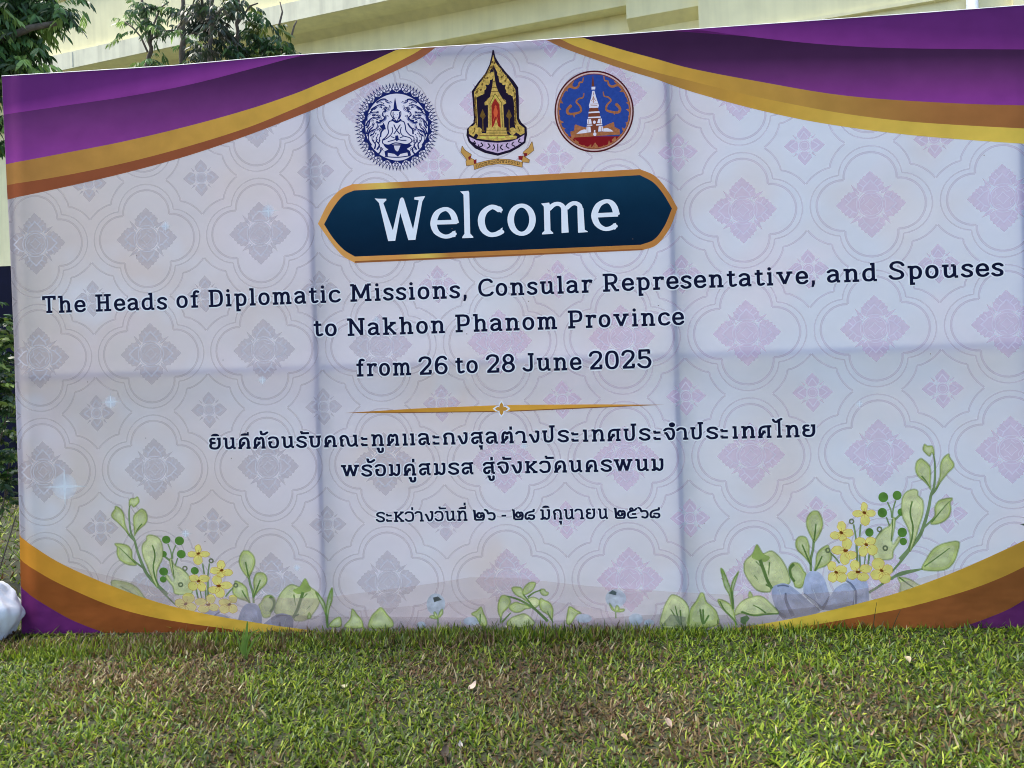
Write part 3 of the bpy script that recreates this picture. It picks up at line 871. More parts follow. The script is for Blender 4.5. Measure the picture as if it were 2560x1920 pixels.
def thai(items, p0, p1, sz):
    out = []
    for ch, x0, x1 in items:
        f = lambda x: p0[1] + (p1[1] - p0[1]) * (x - p0[0]) / (p1[0] - p0[0])
        a, b = ban(x0, f(x0)), ban(x1, f(x1))
        out.append((ch, a[0], b[0], (a[1] + b[1]) / 2, sz / 100))
    return out
def zz(x0, s, L_): return [(c, x0 + a / s, x0 + b / s) for c, a, b in L_]
l4 = zz(500, 5.53, [('ย', 122, 283), ('ิ', 146, 268), ('น', 313, 487), ('ด', 520, 695), ('ี', 555, 675), ('ต', 728, 905), ('้', 820, 935), ('อ', 940, 1090), ('น', 1123, 1297), ('ร', 1335, 1472), ('ั', 1392, 1512), ('บ', 1505, 1675), ('ค', 1712, 1893), ('ณ', 1928, 2185)]) + \
     zz(850, 5.53, [('ะ', 292, 382), ('ท', 430, 605), ('ู', 497, 595), ('ต', 642, 820), ('เ', 862, 935), ('เ', 965, 1038), ('ล', 1082, 1243), ('ะ', 1282, 1375), ('ก', 1422, 1595), ('ง', 1622, 1762), ('ส', 1812, 1980), ('ุ', 1915, 1970), ('ล', 2017, 2182)]) + \
     zz(1230, 5.53, [('ต', 118, 303), ('่', 247, 280), ('า', 330, 482), ('ง', 512, 655), ('ป', 695, 875), ('ร', 915, 1060), ('ะ', 1103, 1200), ('เ', 1257, 1333), ('ท', 1377, 1560), ('ศ', 1595, 1785), ('ป', 1820, 2003), ('ร', 2040, 2188)]) + \
     zz(1600, 4.8087, [('ะ', 167, 252), ('จ', 292, 422), ('ํ', 362, 420), ('า', 445, 582), ('ป', 607, 768), ('ร', 805, 937), ('ะ', 975, 1062), ('เ', 1115, 1182), ('ท', 1220, 1390), ('ศ', 1420, 1590), ('ไ', 1605, 1713), ('ท', 1755, 1925), ('ย', 1960, 2118)])
text_object('lettering', thai(l4, (522, 1124.5), (2040, 1092.5), .0675), 'first dark navy line of Thai lettering', wx=23, wy=19)
l5 = zz(840, 5.53, [('พ', 68, 322), ('ร', 355, 495), ('้', 418, 535), ('อ', 540, 690), ('ม', 728, 890), ('ค', 930, 1108), ('่', 1055, 1087), ('ู', 997, 1098), ('ส', 1147, 1308), ('ม', 1350, 1515), ('ร', 1555, 1697), ('ส', 1737, 1900), ('่', 2140, 2172), ('ู', 2088, 2185)]) + \
     zz(1180, 4.424, [('ส', 122, 255), ('จ', 285, 405), ('ั', 340, 440), ('ง', 435, 550), ('ห', 586, 725), ('ว', 752, 868), ('ั', 812, 910), ('ด', 905, 1050), ('น', 1075, 1220), ('ค', 1253, 1398), ('ร', 1430, 1545), ('พ', 1568, 1780), ('น', 1808, 1955), ('ม', 1985, 2122)])
text_object('lettering', thai(l5, (865, 1192.5), (1650, 1177), .0675), 'second dark navy line of Thai lettering', wx=23, wy=19)
l6 = zz(920, 5.978, [('ร', 122, 250), ('ะ', 272, 358), ('ห', 385, 540), ('ว', 555, 685), ('่', 650, 678), ('า', 700, 832), ('ง', 845, 975), ('ว', 1000, 1125), ('ั', 1060, 1170), ('น', 1150, 1305), ('ท', 1328, 1485), ('ี', 1352, 1468), ('่+', 1435, 1464), ('๒', 1565, 1742), ('๖', 1745, 1902), ('-', 1993, 2065)]) + \
     zz(1280, 5.672, [('๒', 0, 162), ('๘', 180, 320), ('ม', 400, 545), ('ิ', 430, 540), ('ถ', 578, 718), ('ุ', 660, 708), ('น', 735, 885), ('า', 893, 1025), ('ย', 1050, 1185), ('น', 1218, 1362), ('๒', 1445, 1612), ('๕', 1632, 1768), ('๖', 1790, 1935), ('๘', 1955, 2097)])
text_object('lettering', thai(l6, (940, 1306), (1650, 1296), .0585), 'small dark navy line with the dates in Thai numerals', wx=22, wy=18)

# ------------------------------------------------------------------ name plate with Welcome
zW = Z(780, 410, 2.3785)
NP_o = spline([(35, 355), (95, 235), (165, 155), (235, 122)], n=6) + [(235, 120), (1950, 30)] + spline([(1950, 30), (2040, 72), (2115, 160), (2174, 262)], n=6) + spline([(2174, 262), (2125, 385), (2050, 480), (1965, 512)], n=6) + [(1965, 512), (255, 588)] + spline([(255, 588), (175, 540), (95, 440), (35, 355)], n=6)
NP_i = spline([(72, 358), (125, 262), (185, 188), (250, 157)], n=6) + [(1950, 66)] + spline([(1950, 66), (2030, 110), (2090, 180), (2140, 265)], n=6) + spline([(2140, 265), (2095, 370), (2035, 448), (1955, 480)], n=6) + [(255, 550)] + spline([(255, 550), (190, 510), (125, 440), (72, 358)], n=6)
M_gold = print_mat('printed gold rim', [(0, C(178, 132, 70)), (.05, C(196, 160, 84)), (.12, C(190, 140, 74)), (.5, C(204, 160, 92)), (.85, C(192, 140, 76)), (.94, C(204, 178, 88)), (1, C(166, 118, 62))], lo=zW((35, 355))[0], hi=zW((2174, 262))[0], mottle=.05, tilt=.6)
M_plate = print_mat('printed deep teal', [(0, C(8, 30, 52)), (.5, C(10, 42, 66)), (1, C(18, 58, 84))], axis='Z', lo=zW((1100, 540))[1], hi=zW((1100, 80))[1], mottle=.06, tilt=.0)
plate = shape('name_plate', [NP_o], 20, M_gold, z=zW, label='gold rimmed dark teal name plate')
shape('plate_face', [NP_i], 21, M_plate, plate, z=zW)
shadow_line = print_mat('printed copper rim edge', [(0, C(140, 92, 52))], mottle=.05)
shape('plate_edge', [[(255, 588), (1965, 512), (1965, 503), (255, 577)]], 22, shadow_line, plate, z=zW)
Wl = []
Wl += [[(372, 204), (395, 206), (440, 206), (442, 214), (424, 232), (480, 395), (522, 208), (530, 199), (540, 199), (546, 208), (600, 388), (634, 215), (607, 210), (609, 196), (672, 190), (668, 198), (655, 222), (614, 450), (572, 452), (524, 290), (494, 456), (452, 458), (398, 232)]]
def ringe(cx, cy, rx, ry, w, h): return stroke(ell(cx, cy, rx, ry, 30), w, h, closed=True)
Wl += stroke(spline([(855, 352), (838, 300), (812, 272), (782, 268), (742, 292), (722, 350), (738, 402), (778, 428), (815, 428), (846, 412)], n=6), 39, 24) + [[(725, 334), (860, 330), (860, 356), (725, 360)], [(852, 395), (852, 432), (838, 434), (832, 400)]]
Wl += [[(880, 162), (930, 158), (934, 170), (940, 412), (958, 432), (958, 438), (893, 440), (893, 432), (906, 414), (900, 182)]]
Wl += stroke(spline([(1118, 275), (1090, 258), (1062, 256), (1022, 285), (1006, 335), (1020, 390), (1056, 418), (1095, 416), (1128, 400)], n=6), 42, 27) + [[(1112, 250), (1126, 256), (1126, 292), (1108, 276)], [(1120, 385), (1132, 376), (1132, 412), (1118, 420)]]
Wl += ringe(1246, 330, 65, 84, 39, 24)
Wl += [[(1362, 234), (1410, 228), (1414, 240), (1418, 392), (1434, 408), (1434, 414), (1368, 418), (1368, 410), (1382, 396), (1378, 252)]]
Wl += stroke(spline([(1408, 268), (1436, 242), (1466, 236), (1490, 250), (1500, 280)], n=6), 30, 24) + [[(1482, 262), (1518, 262), (1526, 406), (1484, 410)]]
Wl += stroke(spline([(1512, 262), (1540, 238), (1566, 232), (1590, 246), (1598, 280)], n=6), 30, 24) + [[(1578, 258), (1614, 262), (1622, 390), (1640, 400), (1640, 404), (1582, 408)]]
Wl += stroke(spline([(1812, 302), (1798, 255), (1774, 226), (1742, 222), (1702, 246), (1680, 302), (1696, 356), (1736, 384), (1774, 382), (1804, 366)], n=6), 39, 24) + [[(1683, 292), (1820, 286), (1820, 312), (1683, 318)], [(1808, 350), (1808, 386), (1796, 390), (1790, 354)]]
M_wl = print_mat('white print', [(0, (.9, .9, .92))], mottle=.02, trans=0)
shape('lettering', Wl, 24, M_wl, plate, z=zW, label='large white flared letters reading Welcome')

# thin gold divider with a small flower
zO = Z(850, 990, 2.665)
M_div = print_mat('printed divider gold', [(0, C(120, 84, 50)), (.12, C(168, 126, 50)), (.45, C(188, 148, 56)), (.55, C(192, 152, 62)), (.85, C(186, 142, 60)), (1, C(120, 84, 60))], lo=zO((30, 113))[0], hi=zO((2160, 58))[0], mottle=.04)
div = shape('gold_divider', [[(30, 113), (500, 84), (1045, 62), (1022, 85), (1045, 106), (400, 112)], [(2160, 58), (1700, 78), (1105, 104), (1132, 82), (1110, 60), (1700, 56)]], 20, M_div, z=zO, label='thin tapering gold divider line with a small four petalled flower')
fl = []
for k in range(4):
    a = k * math.pi / 2
    P_ = [(0, 4), (-14, 14), (-12, 28), (0, 44), (12, 28), (14, 14)]
    fl.append([(1075 + x * math.cos(a) - y * math.sin(a), 86 + x * math.sin(a) + y * math.cos(a)) for x, y in P_])
fl.append(ell(1075, 86, 14, 14, 12))
shape('flower', [[(1075 + (x - 1075) * 1.35, 86 + (y - 86) * 1.3) for x, y in p] for p in fl], 21, M_wl, div, z=zO)
shape('flower', fl, 22, print_mat('printed flower gold', [(0, C(176, 136, 58))]), div, z=zO)
shape('divider_edge', [[(30, 113), (400, 109), (1030, 101), (1030, 107), (400, 114)], [(1130, 99), (1700, 74), (2160, 58), (1700, 80), (1130, 105)]], 21, print_mat('printed divider edge', [(0, C(116, 76, 44))]), div, z=zO)
# ------------------------------------------------------------------ printed flowers and leaves
def grn(name, r, g_, b, alpha=1.0, mot=.22):
    return print_mat(name, [(0, C(r, g_, b))], alpha=alpha, mottle=mot, mscale=16)
LEAF = grn('printed leaf green', 158, 176, 116)
LEAF2 = grn('printed pale leaf', 176, 190, 142)
LEDGE = grn('printed leaf edge', 112, 144, 66, .42)
VEIN = grn('printed vein', 88, 120, 66, .9)
BERRY = grn('printed berry green', 78, 122, 54)
BUD = grn('printed bud green', 96, 112, 84, .9)
YEL = print_mat('printed petal yellow', [(0, C(224, 198, 112))], mottle=.1, mscale=30, alpha=.95)
YED = print_mat('printed petal edge', [(0, C(204, 172, 84))], mottle=.1, alpha=.5)
BRC = print_mat('printed flower centre', [(0, C(104, 60, 22))], mottle=.2)
BLU = print_mat('printed blue petal', [(0, C(104, 116, 138)), (.4, C(138, 152, 178)), (1, C(166, 184, 214))], axis='Z', lo=.02, hi=.38, mottle=.14, mscale=22)
BLD = print_mat('printed dark blue', [(0, C(66, 84, 114))], mottle=.2, alpha=.5)
BLP = print_mat('printed pale blue wash', [(0, C(160, 184, 200))], mottle=.25, alpha=.6, mscale=30)
STEM = grn('printed stem', 104, 130, 92)
WHT = print_mat('printed white outline', [(0, C(214, 218, 236))], mottle=.05, alpha=.55)

zR1, zR2, zQ = Z(2060, 1100, 5.5306), Z(1840, 1250, 4.8087), Z(1500, 1380, 4.8087)
zP, zR = Z(1100, 1420, 5.53), Z(720, 1420, 4.8087)
ident = lambda p: p
right_to_left = None
_pairs = [((1548, 155), (490, 280)), ((1270, 395), (808, 497)), ((1315, 612), (805, 735)), ((1570, 540), (537, 688)), ((1208, 873), (957, 995)), ((1465, 870), (695, 1025)), ((1755, 853), (408, 1040))]
_zl = Z(400, 1330, 5.53)
A_ = np.array([[*zR2(a), *_zl(b)] for a, b in _pairs] + [[*zR1((1400, 80)), *Z(260, 1220, 5.1833)((385, 130))], [*zR1((1720, 200)), *Z(260, 1220, 5.1833)((165, 268))]])
ku = np.polyfit(A_[:, 0], A_[:, 2], 1); kz = np.polyfit(A_[:, 1], A_[:, 3], 1)
mirr = lambda p: (ku[0] * p[0] + ku[1], kz[0] * p[1] + kz[1])

WASH = print_mat('printed leaf light wash', [(0, C(206, 216, 184))], alpha=.3, mottle=.3, mscale=18)
WASHB = print_mat('printed petal light wash', [(0, C(184, 198, 224))], alpha=.24, mottle=.3, mscale=16)
def inner(P, k):
    mx_ = sum(p[0] for p in P) / len(P); my_ = sum(p[1] for p in P) / len(P)
    return [(mx_ + (x - mx_) * k, my_ + (y - my_) * k) for x, y in P]
def sm(P, n=4): return spline(P, True, n)

def bouquet(T, side):
    """one corner bouquet; T maps traced points on (identity for the right one, mirrored and shrunk for the left one)"""
    a = lambda P: [T(zR1(p)) for p in P]
    b = lambda P: [T(zR2(p)) for p in P]
    e = lambda P: [T(zN(p)) for p in P]
    q = lambda P: [T(zQ(p)) for p in P]
    root = None
    def leaf(fn, P, veins=(), mat=LEAF, layer=10, edge=.009, parent=None):
        nonlocal root
        S_ = fn(sm(P))
        V, F = clip(*union([S_]))
        o = cloth('printed_leaf', V, F, layer, mat, parent or root)
        if edge:
            cloth('leaf_edge', *clip(*union(stroke(S_, edge, edge, closed=True))), layer + .5, LEDGE, o) if parent is None and root is None else None
            if root is not None: deco.append((stroke(S_, edge, edge, closed=True), layer + .5, 'e'))
        for i_, k_ in enumerate((.74, .46)):
            deco.append(([inner(S_, k_)], layer + .6 + .1 * i_, 'w%d' % i_))
        for v, w0, w1 in veins:
            deco.append((stroke(fn(spline(v)), .009 if w0 == 1 else w0, None, taper=(1, w1)), layer + 1, 'v'))
        return o
    deco = []
    # stems first: the mesh every printed leaf and flower of this bouquet hangs from
    st = []
    for fn, P, w, tp in ((a, [(1060, 1659), (1200, 1500), (1330, 1330), (1400, 1150), (1455, 950), (1490, 760), (1530, 650), (1545, 480), (1540, 300), (1520, 180)], .022, (1, .35)),
                     (b, [(1880, 870), (1990, 740), (2080, 620)], .012, (.8, 1.3)),
                     (a, [(1490, 760), (1560, 680), (1620, 560)], .014, (1.2, .5)), (a, [(1380, 1220), (1450, 1160), (1540, 1070)], .013, (1, .6)),
                     (b, [(1600, 1120), (1700, 1060), (1870, 945), (2000, 900), (2212, 840)], .013, (1, .9)), (e, [(1370, 945), (1440, 905), (1560, 885)], .016, (1, .6)),
                     (a, [(885, 860), (935, 980), (945, 1080)], .008, None), (a, [(1000, 840), (965, 960), (955, 1080)], .008, None),
                     (a, [(870, 1070), (915, 1190)], .008, None), (a, [(1060, 1040), (985, 1110)], .012, None),
                     (a, [(415, 1170), (445, 1330), (460, 1500)], .009, None), (a, [(840, 1540), (760, 1630), (700, 1690)], .007, None), (a, [(790, 1270), (690, 1440)], .007, None),
                     (a, [(515, 1170), (500, 1340)], .009, None), (b, [(1455, 540), (1465, 760)], .012, None), (b, [(1490, 660), (1503, 860)], .010, None), (b, [(1562, 660), (1550, 780)], .007, None),
                     (b, [(1610, 650), (1595, 780)], .010, None), (b, [(940, 480), (932, 590), (905, 720), (905, 860)], .013, None), (b, [(1140, 640), (1200, 700), (1250, 765)], .009, None)):
        st += stroke(fn(spline(P)), w, w, taper=tp)
    root = None
    V, F = clip(*union(st))
    root = cloth('floral_print', V, F, 9, STEM, banner, 'printed bouquet of green sprigs, yellow flowers and blue petals at the lower %s of the banner' % side)
    leaf(a, [(1400, 62), (1440, 85), (1500, 85), (1525, 130), (1530, 205), (1500, 180), (1470, 225), (1410, 180), (1380, 130)])
    leaf(a, [(1340, 262), (1375, 270), (1470, 360), (1485, 480), (1480, 600), (1485, 690), (1460, 650), (1400, 580), (1310, 500), (1275, 410), (1290, 310)], [([(1360, 500), (1420, 570), (1475, 660)], .008, .4)])
    leaf(a, [(1720, 200), (1742, 210), (1745, 240), (1800, 320), (1795, 380), (1720, 460), (1640, 560), (1560, 670), (1590, 580), (1615, 480), (1620, 340), (1660, 250)])
    leaf(a, [(1770, 805), (1780, 825), (1752, 870), (1762, 960), (1735, 1060), (1660, 1130), (1570, 1165), (1485, 1160), (1540, 1050), (1540, 940), (1590, 850), (1680, 815)], [([(1500, 1140), (1580, 1040), (1680, 920), (1745, 850)], .007, .5)])
    leaf(a, [(1190, 700), (1260, 685), (1305, 710), (1310, 770), (1370, 830), (1385, 930), (1370, 1050), (1320, 1200), (1280, 1350), (1200, 1540), (1200, 1400), (1190, 1280), (1150, 1180), (1100, 1080), (1080, 960), (1090, 820), (1130, 740)],
         [([(1230, 850), (1205, 950), (1205, 1050), (1235, 1180), (1235, 1280), (1215, 1400), (1180, 1500)], .008, 1.2)], LEAF2, 11)
    leaf(e, [(1772, 722), (1765, 790), (1740, 850), (1700, 885), (1640, 895), (1558, 886), (1580, 830), (1620, 770), (1680, 735)], [([(1570, 870), (1640, 820), (1720, 760)], .007, .6)])
    leaf(e, [(1415, 935), (1480, 945), (1530, 975), (1575, 1000), (1480, 1025), (1425, 1030), (1430, 975)], [([(1420, 935), (1490, 985), (1525, 1005)], .008, .6)], LEAF2)
    leaf(a, [(960, 1080), (990, 1090), (985, 1200), (960, 1330), (945, 1420), (975, 1440), (1040, 1340), (1062, 1390), (970, 1530), (950, 1640), (830, 1659), (700, 1640), (690, 1450), (740, 1340), (830, 1240), (900, 1200), (940, 1150)], [([(960, 1100), (950, 1250), (940, 1400)], .006, .8)], LEAF2)
    leaf(b, [(250, 540), (275, 560), (320, 640), (345, 645), (430, 615), (520, 680), (590, 780), (640, 900), (640, 1010), (450, 1060), (400, 1110), (260, 1090), (150, 960), (100, 850), (110, 740), (200, 650), (230, 580)],
         [([(290, 720), (340, 860), (380, 970), (435, 1070)], .018, .9), ([(240, 740), (300, 800)], .006, .6), ([(405, 750), (395, 900)], .008, .5), ([(220, 910), (265, 960)], .005, .6), ([(360, 1020), (430, 1055)], .009, 1)], LEAF2)
    V, F = clip(*union([b(sm([(250, 540), (275, 565), (325, 645), (410, 690), (360, 745), (270, 730), (190, 690), (225, 600)]))]))
    cloth('printed_leaf', V, F, 11, grn('printed leaf wash', 132, 164, 84, .6), root)
    leaf(b, [(680, 760), (760, 770), (820, 860), (845, 900), (800, 1050), (720, 1050), (700, 1000), (650, 920), (635, 830)], [([(700, 775), (655, 830), (665, 920), (710, 985)], .016, .8)])
    leaf(b, [(960, 135), (1000, 150), (1040, 230), (1045, 320), (1010, 420), (955, 505), (940, 500), (900, 430), (855, 320), (860, 220), (910, 150)], [([(968, 290), (945, 490)], .007, 1.4)])
    leaf(b, [(790, 440), (850, 460), (885, 560), (885, 650), (905, 775), (830, 690), (740, 600), (720, 520), (745, 460)], [([(800, 540), (850, 660), (905, 790)], .007, 1.4)])
    leaf(b, [(1110, 550), (1125, 590), (1150, 650), (1150, 720), (1090, 790), (990, 830), (950, 860), (965, 760), (980, 650), (1040, 580)], [([(1040, 680), (1000, 770), (955, 855)], .007, 1.4)])
    for x, y, r in ((828, 795, 68), (1020, 770, 62), (815, 1010, 65), (1075, 1000, 50), (635, 1282, 58), (1090, 1282, 65), (1105, 1408, 50)):
        V, F = clip(*union([a(ell(x, y, r, r * 1.04, 20))]))
        cloth('printed_berry', V, F, 10 if (x, y) == (1075, 1000) else 12, BERRY, root)
    for x, y, r in ((388, 1130, 40), (855, 1500, 40), (775, 1240, 42), (60, 1530, 38)):
        V, F = clip(*union(stroke(a(ell(x, y, r * .7, r * .75, 16)), .0085, closed=True)))
        cloth('printed_bud', V, F, 12, BUD, root)
    # blue petals
    for P in ([(440, 1060), (500, 1020), (570, 1005), (650, 1030), (780, 1130), (900, 1240), (1015, 1335), (900, 1400), (700, 1430), (550, 1410), (480, 1300), (440, 1180)],
              [(1040, 1325), (1130, 1180), (1200, 1070), (1300, 1010), (1370, 1020), (1445, 1120), (1420, 1290)],
              [(1330, 965), (1420, 920), (1520, 920), (1575, 980), (1600, 1080), (1590, 1260), (1425, 1295), (1448, 1130), (1395, 1030)],
              [(820, 1120), (825, 980), (860, 890), (930, 860), (1010, 880), (1070, 960), (1110, 1080), (1130, 1160), (1080, 1240), (1030, 1315), (920, 1210)]):
        V, F = clip(*union([b(sm(P))]))
        cloth('printed_petal', V, F, 11, BLU, root)
        for i_, k_ in enumerate((.74, .45)):
            cloth('petal_wash', *clip(*union([inner(b(sm(P)), k_)])), 11.3 + .2 * i_, WASHB, root)
    dk = []
    for P, w, tp in (([(820, 1130), (930, 1225), (1035, 1325)], .016, (.3, 1)), ([(1035, 1325), (1090, 1240), (1130, 1160)], .010, (1, .3)), ([(1330, 975), (1400, 1030), (1445, 1130), (1430, 1285)], .012, (.4, 1)),
                     ([(600, 1120), (610, 1230), (690, 1400)], .012, (.4, 1)), ([(470, 1290), (520, 1360), (590, 1420)], .014, (.3, 1)), ([(500, 1040), (570, 1030), (640, 1045)], .010, (.4, .4))):
        dk += stroke(b(spline(P)), w * 1.9, taper=tp)
    cloth('petal_shade', *clip(*union(dk)), 12, BLD, root)
    lt = []
    for P in ([(520, 1070), (560, 1200)], [(930, 1080), (985, 1210)], [(830, 1140), (960, 1240), (1025, 1335)], [(1360, 1030), (1430, 1110), (1428, 1290)]):
        lt += stroke(b(spline(P)), .0035)
    cloth('petal_light', *clip(*union(lt)), 12.6, WHT, root)
    # yellow flowers
    FL = [((1548, 155), [(0, -65, 38, 58), (-78, 12, 62, 40), (78, 8, 58, 40), (12, 90, 55, 65)]),
          ((1270, 395), [(5, -75, 50, 60), (-70, 35, 62, 46), (85, 5, 62, 48), (15, 60, 50, 40)]),
          ((1315, 612), [(25, -80, 58, 65), (-85, -5, 75, 50), (75, 55, 65, 50), (0, 95, 58, 75)]),
          ((1570, 540), [(-72, -35, 66, 50), (55, -45, 60, 46), (-35, 80, 52, 62), (75, 65, 60, 62)]),
          ((1208, 873), [(-50, -75, 50, 55), (60, -30, 70, 50), (-40, 60, 55, 60), (65, 60, 65, 60)]),
          ((1465, 870), [(-30, -80, 55, 62), (100, -40, 72, 50), (-60, 40, 60, 50), (70, 60, 70, 50)]),
          ((1755, 853), [(-40, -80, 75, 68), (75, -10, 60, 62), (-60, 50, 70, 60), (40, 90, 70, 65)])]
    for (cx, cy), pp in FL:
        polys = [ell(cx, cy, 30, 30, 12)]; ed = []
        for dx, dy, rx, ry in pp:
            w_ = ell(cx + dx, cy + dy, rx * 1.02, ry * 1.02, 20)
            w_ = [(x + 3 * math.sin(y * .11), y + 3 * math.sin(x * .13)) for x, y in w_]
            polys.append(w_); ed += stroke(b(w_), .0035, closed=True)
            ed += stroke(b([(cx, cy), (cx + dx * .75, cy + dy * .75)]), .003)
        V, F = clip(*union([b(p) for p in polys]))
        o = cloth('printed_flower', V, F, 12.8, YEL, root)
        cloth('petal_edge', *clip(*union(ed)), 13.2, YED, o)
        ce = [ell(cx, cy, 22, 17, 10, .5), ell(cx + 14, cy + 6, 12, 12, 8)]
        if cy in (612, 870): ce.append(ell(cx + 24, cy - 2, 16, 13, 8))
        cloth('flower_centre', *clip(*union([b(p) for p in ce])), 13.6, BRC, o)
    by = {}
    for p, ly, k in deco:
        by.setdefault((round(ly, 1), k), []).extend(p)
    for (ly, k), p in by.items():
        V, F = clip(*union(p))
        if F: cloth({'e': 'leaf_edge', 'v': 'leaf_vein'}.get(k, 'leaf_wash'), V, F, ly + .1, {'e': LEDGE, 'v': VEIN}.get(k, WASH), root)
    return root

bouquet(ident, 'right')
bouquet(mirr, 'left')

# small plants printed along the bottom edge
def plant(z, leaves, stems, label, extra=()):
    st = []
    for P, w, tp in stems: st += stroke([z(p) for p in spline(P)], w, taper=tp)
    V, F = clip(*union(st))
    root = cloth('sprig_print', V, F, 17.0, VEIN, banner, label)
    ed = []
    for P, m_ in leaves:
        S_ = [z(p) for p in sm(P)]
        V, F = clip(*union([S_]))
        if not F: continue
        cloth('printed_leaf', V, F, 16.2, m_, root)
        ed += stroke(S_, .008, closed=True)
        for i_, k_ in enumerate((.72, .42)):
            V, F = clip(*union([inner(S_, k_)]))
            if F: cloth('leaf_wash', V, F, 16.3 + .1 * i_, WASH, root)
    V, F = clip(*union(ed))
    cloth('leaf_edge', V, F, 16.6, LEDGE, root)
    for P, m_, ly in extra:
        V, F = clip(*union([[z(p) for p in P]]))
        if F: cloth('printed_wash', V, F, ly + 5.9, m_, root)
plant(zP, [([(990, 285), (1060, 265), (1130, 290), (1150, 370), (1230, 470), (1200, 470), (1130, 420), (1040, 370)], LEAF), ([(1240, 205), (1310, 205), (1315, 240), (1270, 320), (1190, 370), (1150, 370), (1145, 320), (1180, 250)], LEAF),
            ([(1380, 310), (1440, 298), (1460, 330), (1500, 350), (1470, 385), (1410, 375)], LEAF), ([(820, 440), (860, 385), (940, 400), (975, 470), (940, 550), (870, 620), (840, 690), (805, 620), (800, 530)], LEAF),
            ([(950, 540), (1040, 480), (1120, 500), (1200, 520), (1250, 560), (1180, 570), (1100, 615), (1010, 610)], LEAF), ([(1210, 440), (1290, 410), (1370, 450), (1370, 510), (1310, 555), (1260, 510)], LEAF2),
            ([(1390, 425), (1440, 450), (1520, 490), (1560, 570), (1560, 650), (1545, 730), (1490, 650), (1400, 590), (1370, 500)], LEAF), ([(1170, 640), (1250, 690), (1300, 780), (1110, 830), (930, 790), (980, 700), (1100, 650)], LEAF2),
            ([(565, 545), (600, 630), (640, 720), (640, 800), (570, 800), (500, 690), (430, 640), (500, 600)], LEAF), ([(1790, 540), (1870, 580), (1950, 630), (1890, 650), (1800, 780), (1750, 760), (1760, 640)], LEAF)],
      [([(1210, 410), (1300, 345), (1400, 310)], .011, (1, .6)), ([(930, 395), (1080, 440), (1230, 520), (1330, 590), (1490, 740)], .018, (.5, .9)), ([(850, 760), (1000, 600)], .011, (1, .5)), ([(830, 770), (845, 690)], .008, None),
       ([(1480, 600), (1545, 720), (1560, 760)], .008, (.5, 1)), ([(555, 640), (550, 780)], .007, None), ([(1150, 370), (1230, 470), (1300, 570)], .012, (.5, 1))],
      'printed light green sprig in the middle of the bottom edge', [(ell(430, 740, 110, 60, 16), BLP, 9.5), (ell(1990, 700, 110, 60, 16), BLP, 9.5)])
plant(zR, [([(330, 290), (380, 330), (440, 430), (460, 570), (425, 490), (370, 380)], grn('printed grass green', 112, 140, 80)), ([(533, 240), (530, 380), (490, 510), (470, 700), (455, 560), (470, 400), (500, 290)], grn('printed grass green', 96, 128, 66)),
            ([(770, 495), (830, 560), (890, 640), (880, 720), (680, 710), (750, 610)], LEAF), ([(1120, 478), (1190, 560), (1260, 650), (1230, 720), (980, 720), (1000, 590), (1060, 520)], LEAF),
            ([(625, 592), (632, 700), (500, 700), (540, 630)], LEAF), ([(1700, 590), (1740, 575), (1790, 610), (1740, 610)], LEAF), ([(1750, 545), (1770, 535), (1800, 600), (1770, 600)], LEAF), ([(1850, 500), (1858, 550), (1810, 600), (1820, 540)], LEAF), ([(255, 540), (275, 600), (235, 600)], LEAF)],
      [([(450, 540), (470, 600), (478, 720)], .012, (1, 1)), ([(1800, 600), (1802, 700)], .007, None)], 'printed pair of green blades and low leaves left of the middle',
      [(ell(1775, 440, 112, 130, 20), BLP, 10), ([(1740, 360), (1800, 345), (1850, 390), (1800, 400), (1755, 418)], grn('printed dark patch', 74, 84, 84), 11), (ell(1600, 690, 55, 45, 14), BLP, 10)])
